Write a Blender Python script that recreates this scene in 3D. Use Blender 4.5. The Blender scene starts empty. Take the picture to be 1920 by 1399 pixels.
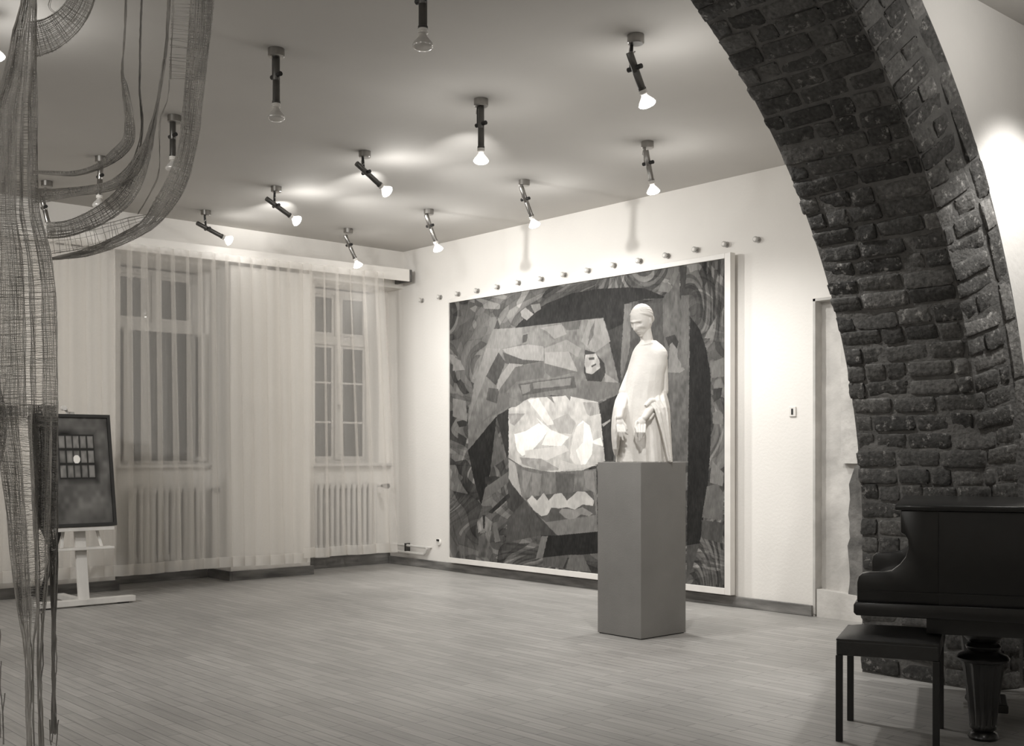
import bpy, math, random
import numpy as np
from mathutils import Vector, Matrix
random.seed(7)
rng = np.random.default_rng(5)
sc = bpy.context.scene
COL = sc.collection
PI = math.pi

# ------------------------------------------------------------ camera
EYE = 1.30; FPX = 2120.0; HOR = 850.0
CF = Vector((-.7517, .6595, 0)); CR = Vector((.6595, .7517, 0))
YAW = math.atan2(.7517, .6595)
cam_d = bpy.data.cameras.new('camera'); cam = bpy.data.objects.new('camera', cam_d); COL.objects.link(cam)
cam.location = (0, 0, EYE)
cam.rotation_euler = (PI/2, 0, YAW)
cam_d.sensor_fit = 'HORIZONTAL'; cam_d.sensor_width = 36.0
cam_d.lens = 36.0*FPX/1920.0
cam_d.shift_y = (HOR-699.5)/1920.0
cam_d.clip_start = .05
sc.camera = cam
# ------------------------------------------------------------ world, view
w = bpy.data.worlds.new('world'); sc.world = w; w.use_nodes = True
w.node_tree.nodes['Background'].inputs[0].default_value = (.030, .029, .027, 1)
w.node_tree.nodes['Background'].inputs[1].default_value = 1.0
sc.view_settings.view_transform = 'Standard'; sc.view_settings.look = 'None'
sc.view_settings.exposure = 0.0; sc.view_settings.gamma = 1.0
sc.view_settings.use_curve_mapping = False
try:
    sc.cycles.use_denoising = True
    sc.cycles.max_bounces = 8; sc.cycles.transparent_max_bounces = 24
    sc.cycles.caustics_reflective = False; sc.cycles.caustics_refractive = False
    sc.cycles.sample_clamp_indirect = 4.0
except Exception: pass
LAMP_W = 118.0      # each lit reflector bulb
GLOW_W = 6.0       # light leaving a lit bulb through its neck
# out-of-frame lights: a spotlight by the near wall, the rest added fill
def spot(name, loc, target, watts, size, blend, radius=.04, col=(1, .985, .955)):
    l = bpy.data.lights.new(name, 'SPOT'); l.energy = watts; l.spot_size = math.radians(size); l.spot_blend = blend
    l.shadow_soft_size = radius; l.color = col
    o = bpy.data.objects.new(name, l); COL.objects.link(o); o.location = loc
    o.rotation_euler = (Vector(target)-Vector(loc)).to_track_quat('-Z', 'Y').to_euler()
    return o
def point(name, loc, watts, radius=.05, col=(1, .985, .955)):
    l = bpy.data.lights.new(name, 'POINT'); l.energy = watts; l.shadow_soft_size = radius; l.color = col
    o = bpy.data.objects.new(name, l); COL.objects.link(o); o.location = loc
    return o
spot('wall_light', (-2.24, 5.85, 3.45), (-2.5, 6.45, 1.0), 130, 100, .5, .08)
point('wall_fill', (-1.95, 5.3, 3.45), 15, .08)  # added point fill, lifts the near wall face around that spotlight
spot('curtain_fill', (-7.0, -1.0, 3.45), (-10.4, 4.6, 1.2), 480, 70, 1, .12)  # added unseen spot that brightens the curtains
spot('curtain_fill', (-5.6, -.6, 3.45), (-10.5, 6.2, 1.2), 330, 48, 1, .12)  # second added spot, towards the right-hand curtain
point('room_fill', (-.9, 2.6, 3.2), 15, .15)  # unseen fill added for the piano room
point('room_fill', (-1.6, -1.4, 3.2), 42, .15)  # unseen fill added behind the camera, lifts the textile
point('room_fill', (-6.0, -1.0, 3.3), 50, .15)  # unseen fill added to brighten the easel side

# ------------------------------------------------------------ helpers
H_ROOM = 3.65; XB = -10.76; XP = -10.56; XREC = -11.05; YA = 7.75
XF, XK, XN = -3.68, -2.93, -2.815      # arch wall: far face, arris, near face
ARC_R, ARC_Y, ARC_Z = 3.27, 2.73, .78
def ray(px, py): return CF + CR*((px-960)/FPX) + Vector((0, 0, (HOR-py)/FPX))
def onX(px, py, X): d = ray(px, py); t = X/d.x; return Vector((0, 0, EYE))+d*t
def onY(px, py, Y): d = ray(px, py); t = Y/d.y; return Vector((0, 0, EYE))+d*t
def onZ(px, py, Z): d = ray(px, py); t = (Z-EYE)/d.z; return Vector((0, 0, EYE))+d*t
def atT(px, py, t): return Vector((0, 0, EYE))+ray(px, py)*t

def tag(o, label=None, cat=None, group=None, kind=None):
    if label: o['label'] = label
    if cat: o['category'] = cat
    if group: o['group'] = group
    if kind: o['kind'] = kind
    return o
def empty(name, loc=(0, 0, 0), rz=0):
    o = bpy.data.objects.new(name, None); COL.objects.link(o); o.location = loc; o.rotation_euler = (0, 0, rz)
    o.empty_display_size = .1
    return o
class MB:
    def __init__(s): s.v = []; s.f = []
    def box(s, x0, x1, y0, y1, z0, z1):
        b = len(s.v)
        s.v += [(x0,y0,z0),(x1,y0,z0),(x1,y1,z0),(x0,y1,z0),(x0,y0,z1),(x1,y0,z1),(x1,y1,z1),(x0,y1,z1)]
        s.f += [tuple(b+i for i in q) for q in ((3,2,1,0),(4,5,6,7),(0,1,5,4),(1,2,6,5),(2,3,7,6),(3,0,4,7))]
        return s
    def quad(s, a, b, c, d):
        n = len(s.v); s.v += [tuple(a), tuple(b), tuple(c), tuple(d)]; s.f.append((n, n+1, n+2, n+3)); return s
    def grid(s, pts, closed=False):      # pts[i][j]
        n = len(s.v); r = len(pts); c = len(pts[0])
        for row in pts: s.v += [tuple(p) for p in row]
        for i in range(r-1):
            for j in range(c if closed else c-1):
                k = (j+1) % c
                s.f.append((n+i*c+j, n+i*c+k, n+(i+1)*c+k, n+(i+1)*c+j))
        return s
    def loft(s, rings, cap=True):
        n = len(s.v); c = len(rings[0]); r = len(rings)
        s.grid(rings, closed=True)
        if cap:
            s.f.append(tuple(n+c-1-j for j in range(c))); s.f.append(tuple(n+(r-1)*c+j for j in range(c)))
        return s
    def tube(s, path, rad, seg=8, cap=True):
        path = [Vector(p) for p in path]
        if not hasattr(rad, '__len__'): rad = [rad]*len(path)
        rings = []
        prev = None
        for i, p in enumerate(path):
            d = (path[min(i+1, len(path)-1)]-path[max(i-1, 0)]).normalized()
            if prev is None:
                a = Vector((0, 0, 1)) if abs(d.z) < .9 else Vector((1, 0, 0))
                u = d.cross(a).normalized()
            else:
                u = (prev - d*prev.dot(d)).normalized()
            prev = u; v = d.cross(u)
            rings.append([p+(u*math.cos(2*PI*k/seg)+v*math.sin(2*PI*k/seg))*rad[i] for k in range(seg)])
        return s.loft(rings, cap)
    def lathe(s, prof, c=(0, 0, 0), seg=24, cap=True, flute=0):
        rings = []
        for it in prof:
            r, z = it[0], it[1]; fl = it[2] if len(it) > 2 else 0
            rings.append([(c[0]+(r+fl*math.cos(flute*2*PI*k/seg))*math.cos(2*PI*k/seg), c[1]+(r+fl*math.cos(flute*2*PI*k/seg))*math.sin(2*PI*k/seg), c[2]+z) for k in range(seg)])
        return s.loft(rings, cap)
    def prism(s, poly, ext):      # poly: list of Vector, extruded by ext
        n = len(s.v); k = len(poly)
        s.v += [tuple(p) for p in poly]+[tuple(Vector(p)+Vector(ext)) for p in poly]
        s.f.append(tuple(range(n, n+k))); s.f.append(tuple(n+2*k-1-i for i in range(k)))
        for i in range(k):
            j = (i+1) % k; s.f.append((n+i, n+k+i, n+k+j, n+j))
        return s
    def build(s, name, mat, parent=None, smooth=False, bevel=0, fix=True):
        me = bpy.data.meshes.new(name); me.from_pydata([tuple(p) for p in s.v], [], s.f); me.update()
        if fix:
            import bmesh
            bm = bmesh.new(); bm.from_mesh(me); bmesh.ops.recalc_face_normals(bm, faces=bm.faces)
            if bevel:
                es = [e for e in bm.edges if len(e.link_faces) == 2 and e.calc_face_angle(0) > .6]
                bmesh.ops.bevel(bm, geom=es, offset=bevel, segments=2, affect='EDGES', profile=.5)
            bm.to_mesh(me); bm.free()
        if mat: me.materials.append(mat)
        if smooth:
            for p in me.polygons: p.use_smooth = True
            if smooth != 'all':
                try: me.set_sharp_from_angle(angle=math.radians(40))
                except Exception: pass
        o = bpy.data.objects.new(name, me); COL.objects.link(o)
        if parent: o.parent = parent
        return o

def lin(v): v /= 255.0; return v/12.92 if v <= .04045 else ((v+.055)/1.055)**2.4
def gcol(v, a=None):      # photographic grey, faintly warm like the print
    l = lin(v) if a is None else a
    return (l, l*.966, l*.918, 1)
def mat(name, tone, rough=.7, metal=0, var=0, scale=8, bump=0, bscale=60, spec=.5, coat=0, stretch=None):
    m = bpy.data.materials.new(name); m.use_nodes = True; nt = m.node_tree; b = nt.nodes['Principled BSDF']
    b.inputs['Roughness'].default_value = rough; b.inputs['Metallic'].default_value = metal
    b.inputs['Specular IOR Level'].default_value = spec; b.inputs['Coat Weight'].default_value = coat
    b.inputs['Base Color'].default_value = gcol(tone)
    tc = nt.nodes.new('ShaderNodeTexCoord'); src = tc.outputs['Object']
    if stretch:
        mp = nt.nodes.new('ShaderNodeMapping'); mp.inputs['Scale'].default_value = stretch
        nt.links.new(src, mp.inputs[0]); src = mp.outputs[0]
    if var:
        n = nt.nodes.new('ShaderNodeTexNoise'); n.inputs['Scale'].default_value = scale; n.inputs['Detail'].default_value = 6
        r = nt.nodes.new('ShaderNodeValToRGB'); nt.links.new(src, n.inputs['Vector']); nt.links.new(n.outputs[0], r.inputs[0])
        r.color_ramp.elements[0].position = .3; r.color_ramp.elements[1].position = .7
        r.color_ramp.elements[0].color = gcol(max(2, tone-var)); r.color_ramp.elements[1].color = gcol(min(252, tone+var))
        nt.links.new(r.outputs[0], b.inputs['Base Color'])
    if bump:
        n2 = nt.nodes.new('ShaderNodeTexNoise'); n2.inputs['Scale'].default_value = bscale; n2.inputs['Detail'].default_value = 4
        bp = nt.nodes.new('ShaderNodeBump'); bp.inputs['Strength'].default_value = bump; bp.inputs['Distance'].default_value = .01
        nt.links.new(src, n2.inputs['Vector']); nt.links.new(n2.outputs[0], bp.inputs['Height']); nt.links.new(bp.outputs[0], b.inputs['Normal'])
    return m
def emis(name, strength, col=(1, .97, .92, 1)):
    m = bpy.data.materials.new(name); m.use_nodes = True; b = m.node_tree.nodes['Principled BSDF']
    b.inputs['Emission Color'].default_value = col; b.inputs['Emission Strength'].default_value = strength
    b.inputs['Base Color'].default_value = gcol(220); b.inputs['Roughness'].default_value = .3
    return m
M = {}
M['wall'] = mat('white_wall_paint', 232, .85, var=3, scale=1.2, bump=.15, bscale=40)
M['ceiling'] = mat('ceiling_paint', 200, .8, var=5, spec=.25, scale=.7, bump=.08, bscale=12)
M['nearwall'] = mat('near_wall_paint', 222, .85, var=4, scale=1.5, bump=.2, bscale=30)
M['base'] = mat('baseboard_wood', 112, .6, var=26, scale=3, bump=.2, bscale=30, stretch=(1, 1, 6))
M['trimwhite'] = mat('white_enamel', 222, .4, var=5, scale=6)
M['framewhite'] = mat('window_enamel', 200, .45, var=8, scale=8)
M['valance'] = mat('valance_paint', 238, .5, var=4, scale=4)
M['plinth'] = mat('plinth_grey_paint', 130, .75, var=5, scale=3, bump=.1, bscale=120)
M['radiator'] = mat('radiator_enamel', 205, .45, var=6, scale=8)
M['chrome'] = mat('brushed_chrome', 150, .28, metal=1, var=20, scale=5)
M['darkmetal'] = mat('dark_tube_metal', 96, .35, metal=.8, var=12, scale=6)
M['cord'] = mat('white_flex', 215, .5)
M['lacquer'] = mat('black_lacquer', 20, .3, spec=.5, coat=.3, var=4, scale=20)
M['vinyl'] = mat('black_vinyl', 42, .42, var=4, scale=30, bump=.15, bscale=200)
M['blackmetal'] = mat('black_steel', 30, .45)
M['pine'] = mat('easel_wood', 205, .6, var=12, scale=5, stretch=(1, 1, .15))
M['darkwood'] = mat('dark_frame_wood', 36, .45)
M['plaster_statue'] = mat('statue_plaster', 234, .8, var=5, scale=14, bump=.25, bscale=60)
M['textile'] = mat('linen_thread', 190, .95, var=22, scale=9)
M['textile_dark'] = mat('dark_linen_thread', 150, .95, var=20, scale=9)
M['concrete'] = mat('rough_masonry', 104, .95, var=26, scale=7, bump=.9, bscale=26)
M['niche'] = mat('old_plaster', 205, .9, var=18, scale=3.5, bump=.6, bscale=14)
M['plastic'] = mat('switch_plastic', 226, .4)
M['dark'] = mat('dark_recess', 30, .6)
M['brass'] = mat('knob_metal', 176, .5, metal=.1)
M['ivory'] = mat('piano_ivory', 225, .3)
M['glass'] = None
def glass_mat():
    m = bpy.data.materials.new('window_glass'); m.use_nodes = True; nt = m.node_tree
    for n in list(nt.nodes): nt.nodes.remove(n)
    o = nt.nodes.new('ShaderNodeOutputMaterial'); mx = nt.nodes.new('ShaderNodeMixShader')
    t = nt.nodes.new('ShaderNodeBsdfTransparent'); g = nt.nodes.new('ShaderNodeBsdfGlossy'); f = nt.nodes.new('ShaderNodeFresnel')
    t.inputs[0].default_value = (.7, .7, .7, 1); g.inputs['Roughness'].default_value = .02; f.inputs[0].default_value = 1.5
    nt.links.new(f.outputs[0], mx.inputs[0]); nt.links.new(t.outputs[0], mx.inputs[1]); nt.links.new(g.outputs[0], mx.inputs[2]); nt.links.new(mx.outputs[0], o.inputs[0])
    return m
M['glass'] = glass_mat()
def sheer(name, fac, tone=235):
    m = bpy.data.materials.new(name); m.use_nodes = True; nt = m.node_tree
    for n in list(nt.nodes): nt.nodes.remove(n)
    o = nt.nodes.new('ShaderNodeOutputMaterial'); mx = nt.nodes.new('ShaderNodeMixShader'); m2 = nt.nodes.new('ShaderNodeMixShader')
    t = nt.nodes.new('ShaderNodeBsdfTransparent'); d = nt.nodes.new('ShaderNodeBsdfDiffuse'); tl = nt.nodes.new('ShaderNodeBsdfTranslucent')
    d.inputs[0].default_value = gcol(tone); tl.inputs[0].default_value = gcol(tone); m2.inputs[0].default_value = .4
    tc = nt.nodes.new('ShaderNodeTexCoord'); n = nt.nodes.new('ShaderNodeTexNoise'); n.inputs['Scale'].default_value = 60
    mr = nt.nodes.new('ShaderNodeMapRange'); mr.inputs[3].default_value = fac-.01; mr.inputs[4].default_value = fac+.01
    nt.links.new(tc.outputs['Object'], n.inputs[0]); nt.links.new(n.outputs[0], mr.inputs[0]); nt.links.new(mr.outputs[0], mx.inputs[0])
    nt.links.new(d.outputs[0], m2.inputs[1]); nt.links.new(tl.outputs[0], m2.inputs[2])
    nt.links.new(t.outputs[0], mx.inputs[1]); nt.links.new(m2.outputs[0], mx.inputs[2]); nt.links.new(mx.outputs[0], o.inputs[0])
    return m
M['sheer'] = sheer('sheer_curtain_net', .30, 246); M['hem'] = sheer('sheer_curtain_hem', .55)
def attr_mat(name, attr, rough=.7, var=0, spec=.3, bump=0, bscale=40):
    m = mat(name, 128, rough, bump=bump, bscale=bscale, spec=spec); nt = m.node_tree; b = nt.nodes['Principled BSDF']
    a = nt.nodes.new('ShaderNodeAttribute'); a.attribute_name = attr
    nt.links.new(a.outputs['Color'], b.inputs['Base Color'])
    return m
def floor_mat():
    m = mat('parquet_floor', 140, .42, spec=.4); nt = m.node_tree; b = nt.nodes['Principled BSDF']
    tc = nt.nodes.new('ShaderNodeTexCoord')
    br = nt.nodes.new('ShaderNodeTexBrick'); br.inputs['Scale'].default_value = 1.0
    br.inputs['Brick Width'].default_value = .55; br.inputs['Row Height'].default_value = .072; br.inputs['Mortar Size'].default_value = .0022
    br.inputs['Mortar Smooth'].default_value = .3; br.inputs['Bias'].default_value = 0; br.offset = .37; br.offset_frequency = 2
    br.inputs['Color1'].default_value = gcol(154); br.inputs['Color2'].default_value = gcol(168); br.inputs['Mortar'].default_value = gcol(104)
    nt.links.new(tc.outputs['Object'], br.inputs['Vector'])
    mp = nt.nodes.new('ShaderNodeMapping'); mp.inputs['Scale'].default_value = (1.5, 28, 1); nt.links.new(tc.outputs['Object'], mp.inputs[0])
    n = nt.nodes.new('ShaderNodeTexNoise'); n.inputs['Scale'].default_value = 2; n.inputs['Detail'].default_value = 6; nt.links.new(mp.outputs[0], n.inputs[0])
    n2 = nt.nodes.new('ShaderNodeTexNoise'); n2.inputs['Scale'].default_value = .9; n2.inputs['Detail'].default_value = 4; nt.links.new(tc.outputs['Object'], n2.inputs[0])
    mr = nt.nodes.new('ShaderNodeMapRange'); mr.inputs[1].default_value = .3; mr.inputs[2].default_value = .7; mr.inputs[3].default_value = .86; mr.inputs[4].default_value = 1.12
    nt.links.new(n.outputs[0], mr.inputs[0])
    mr2 = nt.nodes.new('ShaderNodeMapRange'); mr2.inputs[1].default_value = .3; mr2.inputs[2].default_value = .7; mr2.inputs[3].default_value = .85; mr2.inputs[4].default_value = 1.1
    nt.links.new(n2.outputs[0], mr2.inputs[0])
    mu = nt.nodes.new('ShaderNodeMath'); mu.operation = 'MULTIPLY'; nt.links.new(mr.outputs[0], mu.inputs[0]); nt.links.new(mr2.outputs[0], mu.inputs[1])
    vm = nt.nodes.new('ShaderNodeVectorMath'); vm.operation = 'SCALE'; nt.links.new(br.outputs['Color'], vm.inputs[0]); nt.links.new(mu.outputs[0], vm.inputs['Scale'])
    nt.links.new(vm.outputs[0], b.inputs['Base Color'])
    bp = nt.nodes.new('ShaderNodeBump'); bp.inputs['Strength'].default_value = .25; bp.inputs['Distance'].default_value = .003
    iv = nt.nodes.new('ShaderNodeMath'); iv.operation = 'SUBTRACT'; iv.inputs[0].default_value = 1; nt.links.new(br.outputs['Fac'], iv.inputs[1])
    nt.links.new(iv.outputs[0], bp.inputs['Height']); nt.links.new(bp.outputs[0], b.inputs['Normal'])
    return m
M['floor'] = floor_mat()
def brick_mat():
    m = mat('old_brick', 70, .85, spec=.3); nt = m.node_tree; b = nt.nodes['Principled BSDF']
    tc = nt.nodes.new('ShaderNodeTexCoord')
    a = nt.nodes.new('ShaderNodeAttribute'); a.attribute_name = 'tone'
    n = nt.nodes.new('ShaderNodeTexNoise'); n.inputs['Scale'].default_value = 22; n.inputs['Detail'].default_value = 8; n.inputs['Roughness'].default_value = .7
    nt.links.new(tc.outputs['Object'], n.inputs[0])
    r = nt.nodes.new('ShaderNodeValToRGB'); r.color_ramp.elements[0].position = .56; r.color_ramp.elements[1].position = .70
    nt.links.new(n.outputs[0], r.inputs[0])
    n3 = nt.nodes.new('ShaderNodeTexNoise'); n3.inputs['Scale'].default_value = 45; n3.inputs['Detail'].default_value = 6; nt.links.new(tc.outputs['Object'], n3.inputs[0])
    mr = nt.nodes.new('ShaderNodeMapRange'); mr.inputs[1].default_value = .3; mr.inputs[2].default_value = .7; mr.inputs[3].default_value = .6; mr.inputs[4].default_value = 1.4
    nt.links.new(n3.outputs[0], mr.inputs[0])
    vm = nt.nodes.new('ShaderNodeVectorMath'); vm.operation = 'SCALE'; nt.links.new(a.outputs['Color'], vm.inputs[0]); nt.links.new(mr.outputs[0], vm.inputs['Scale'])
    mx = nt.nodes.new('ShaderNodeMix'); mx.data_type = 'RGBA'
    sm = nt.nodes.new('ShaderNodeMath'); sm.operation = 'MULTIPLY'; nt.links.new(r.outputs[0], sm.inputs[0]); nt.links.new(a.outputs['Alpha'], sm.inputs[1])
    nt.links.new(sm.outputs[0], mx.inputs[0]); nt.links.new(vm.outputs[0], mx.inputs[6]); mx.inputs[7].default_value = gcol(178)
    nt.links.new(mx.outputs[2], b.inputs['Base Color'])
    bp = nt.nodes.new('ShaderNodeBump'); bp.inputs['Strength'].default_value = .7; bp.inputs['Distance'].default_value = .008
    nt.links.new(n3.outputs[0], bp.inputs['Height']); nt.links.new(bp.outputs[0], b.inputs['Normal'])
    return m
M['brick'] = brick_mat()
M['mortar'] = mat('brick_mortar', 97, .95, var=14, scale=9, bump=.6, bscale=50)

def struct(o): o['kind'] = 'structure'; return o

# ------------------------------------------------------------ room shell
XE = 2.2; YS = -3.2; XW = -11.6
struct(MB().box(XW, XE, YS, YA+.3, -.1, 0).build('floor', M['floor']))
struct(MB().box(XW, XE, YS, YA+.3, H_ROOM, H_ROOM+.1).build('ceiling', M['ceiling']))
struct(MB().box(XW, XE, YS-.15, YS, 0, H_ROOM).build('wall_front', M['wall']))
struct(MB().box(XE, XE+.15, YS-.15, YA+.3, 0, H_ROOM).build('wall_near', M['nearwall']))
# back wall with a shallow blocked doorway
NX0, NX1, NZ = -5.18, -4.05, 2.52
b = MB(); b.box(XW, NX0, YA, YA+.3, 0, H_ROOM); b.box(NX1, XE, YA, YA+.3, 0, H_ROOM); b.box(NX0, NX1, YA, YA+.3, NZ, H_ROOM)
b.box(NX0, NX1, YA+.12, YA+.3, 0, NZ)
wall_back = struct(b.build('wall_back', M['wall']))
# old plaster surface inside the doorway
def rough_sheet(x0, x1, z0, z1, y, amp, nx, nz, edge=0):
    g = []
    for i in range(nz+1):
        row = []
        for j in range(nx+1):
            x = x0+(x1-x0)*j/nx; z = z0+(z1-z0)*i/nz
            if edge and j in (0, nx): x += random.uniform(-edge, edge)
            row.append((x, y+random.uniform(-amp, amp), z))
        g.append(row)
    return g
def slab(name, outline, y0, y1, m, parent):      # outline in x,z
    poly = [Vector((x, y0, z)) for x, z in outline]
    return MB().prism(poly, (0, y1-y0, 0)).build(name, m, parent)
o = MB(); o.grid(rough_sheet(NX0+.004, NX1, .0, NZ, YA+.085, .004, 26, 60)); o.build('niche_plaster', M['niche'], wall_back, smooth=True)
slab('niche_step', [(NX0+.02, 0), (NX1, 0), (NX1, .13), (NX0+.35, .20), (NX0+.02, .22)], YA-.0, YA+.10, M['niche'], wall_back)
M['niche2'] = mat('grey_old_plaster', 192, .9, var=22, scale=5, bump=.7, bscale=18)
slab('niche_pilaster', [(-4.96, 1.22), (-4.60, 1.22), (-4.60, NZ), (-4.96, NZ)], YA+.03, YA+.1, M['niche2'], wall_back)
jx = [(-4.885+random.uniform(-.012, .012), z) for z in np.linspace(.16, 1.06, 16)]
slab('exposed_masonry', jx+[(-4.83, 1.20), (-4.70, 1.26), (-4.2, 1.36), (-4.2, .16)], YA+.02, YA+.1, M['concrete'], wall_back)
tb = MB(); tb.box(NX0-.012, NX0+.01, YA-.006, YA+.09, .02, NZ+.01).box(NX0-.012, NX1, YA-.006, YA+.09, NZ-.01, NZ+.012)
tb.build('niche_edge', mat('niche_edge_wood', 196, .8, var=14, scale=6), wall_back)

# left wall with window piers
OPEN = [(4.25, 5.45, 4.50, 5.42, 1), (6.38, YA, 6.74, 7.62, 2)]       # recess y0,y1, window y0,y1
b = MB()
struct(MB().box(XW, XB, YS, YA, 3.22, H_ROOM).build('wall_left', M['wall']))
struct(MB().box(XW, XP, YS, 4.25, 0, 3.22).build('wall_left', M['wall'])); struct(MB().box(XW, XP, 5.45, 6.38, 0, 3.22).build('wall_left', M['wall']))
for y0, y1, w0, w1, n in OPEN:
    b.box(XW, XREC, y0, y1, 0, 1.15)
    b.box(-11.38, XREC, y0, w0, 1.15, 3.22)
    if y1-w1 > .001: b.box(-11.38, XREC-.02, w1, y1, 1.15, 3.22)
wall_left = struct(b.build('wall_left', M['wall']))
# window frames
for y0, y1, w0, w1, n in OPEN:
    X = -11.30; yc = (w0+w1)/2; zt = 3.2; z0 = 1.16; zt0, zt1 = 2.56, 2.66
    f = MB()
    def bar(ya, yb, za, zb, d=.035): f.box(X-d, X+d, ya, yb, za, zb)
    bar(w0, w0+.05, z0, zt); bar(w1-.05, w1, z0, zt); bar(w0+.05, w1-.05, z0, z0+.06); bar(w0+.05, w1-.05, zt-.06, zt); bar(w0+.05, w1-.05, zt0, zt1, .05)
    bar(yc-.04, yc+.04, zt1, zt-.06)
    if n == 2: bar(yc-.045, yc+.045, z0+.06, zt0, .045)
    win = struct(f.build('window_%d' % n, M['framewhite'], bevel=.004))
    s = MB().box(-11.27, -10.98, y0+.005, y1-.01, 1.15, 1.185).build('window_sill', M['framewhite'], win, bevel=.006)
    def sash(name, ya, yb, za, zb, xc, munt, rot=None):
        m_ = MB(); g = MB(); t = .035
        m_.box(-.02, .02, 0, t, za, zb).box(-.02, .02, yb-ya-t, yb-ya, za, zb).box(-.02, .02, t, yb-ya-t, za, za+t+.01).box(-.02, .02, t, yb-ya-t, zb-t, zb)
        for zm in munt: m_.box(-.012, .012, t, yb-ya-t, zm-.012, zm+.012)
        s_ = m_.build(name, M['framewhite'], win, bevel=.003)
        g.box(-.003, .003, t, yb-ya-t, za+t, zb-t)
        gg = g.build('window_pane', M['glass'], s_)
        s_.location = (xc, ya if rot is None or rot < 0 else yb, 0)
        if rot is not None: s_.rotation_euler = (0, 0, rot) if rot < 0 else (0, 0, rot)
        return s_
    for ya, yb in ((w0+.05, yc-.04), (yc+.04, w1-.05)):
        sash('upper_sash', ya, yb, zt1, zt-.06, X, [])
    if n == 2:
        for ya, yb in ((w0+.05, yc-.045), (yc+.045, w1-.05)):
            sash('casement', ya, yb, z0+.06, zt0, X, [1.66, 2.12])
        hk = MB().tube([(X+.05, yc, 1.86), (X+.075, yc, 1.86), (X+.08, yc, 1.80)], .008).build('window_handle', M['darkmetal'], win)
    else:
        MB().box(X-.02, X-.012, w0+.05, w1-.05, z0+.06, zt0).build('outer_pane', M['glass'], win)
        # casements folded back against the reveals
        s1 = sash('open_casement', w0, w0+.40, z0+.06, zt0, X+.06, []); s1.location = (X+.05, w0+.03, 0); s1.rotation_euler = (0, 0, -PI/2+.05)
        s2 = sash('open_casement', w0, w0+.40, z0+.06, zt0, X+.06, []); s2.location = (X+.05, w1-.03, 0); s2.rotation_euler = (0, 0, -PI/2-.08)
        s2.scale = (1, .6, 1); s1.scale = (1, .6, 1)
# baseboards
b = MB(); bh = .095
segs = [(XP, YS, XP, 4.25), (XP, 5.45, XP, 6.38)]
for x0, y0, x1, y1 in segs: b.box(x0, x0+.03, y0, y1+.03 if y1 < 5 else y1+.03, 0, bh)
b.box(XREC, XREC+.03, 4.28, 5.42, 0, bh+.03); b.box(XREC, XREC+.03, 6.41, YA, 0, bh+.03)
b.box(XREC+.03, XP, 4.25, 4.28, 0, bh); b.box(XREC+.03, XP+.03, 5.42, 5.45, 0, bh); b.box(XREC+.03, XP, 6.38, 6.41, 0, bh)
struct(b.build('baseboard_left', M['base'], bevel=.004))
struct(MB().box(XREC+.03, NX0-.01, YA-.03, YA, 0, .088).build('baseboard_back', M['base'], bevel=.004))
# small painted blocks where the piers meet the floor (lighter patch beside the left pier)
# ------------------------------------------------------------ arch wall
def arc_pt(X, r, s):       # s: length along arch, negative = vertical jamb
    if s <= 0: return (X, ARC_Y+r, ARC_Z+s)
    th = s/ARC_R
    return (X, ARC_Y+r*math.cos(th), ARC_Z+r*math.sin(th))
def smax(r): return ARC_R*math.asin((H_ROOM-ARC_Z)/r)
RN = ARC_R+.35
def rim(X, r, n=60):
    S = [-ARC_Z, -.4, 0]+[smax(r)*k/n for k in range(1, n+1)]
    return [arc_pt(X, r, s) for s in S]
b = MB()
r0, r1, r2 = rim(XF, ARC_R), rim(XK, ARC_R), rim(XN, RN)
b.grid([r0, r1]); b.grid([r1, r2])
def face(r, X):
    n = len(r); base = len(b.v)
    b.v += [tuple(p) for p in r]+[(X, YA, p[2]) for p in r]
    for i in range(n-1): b.f.append((base+i, base+i+1, base+n+i+1, base+n+i))
mort_faces = len(b.f)
face(r0, XF); face(r2, XN)
wr = b.build('wall_right', M['mortar'], fix=False); struct(wr)
wr.data.materials.append(M['nearwall'])
for p in wr.data.polygons:
    if p.index >= mort_faces: p.material_index = 1
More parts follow.
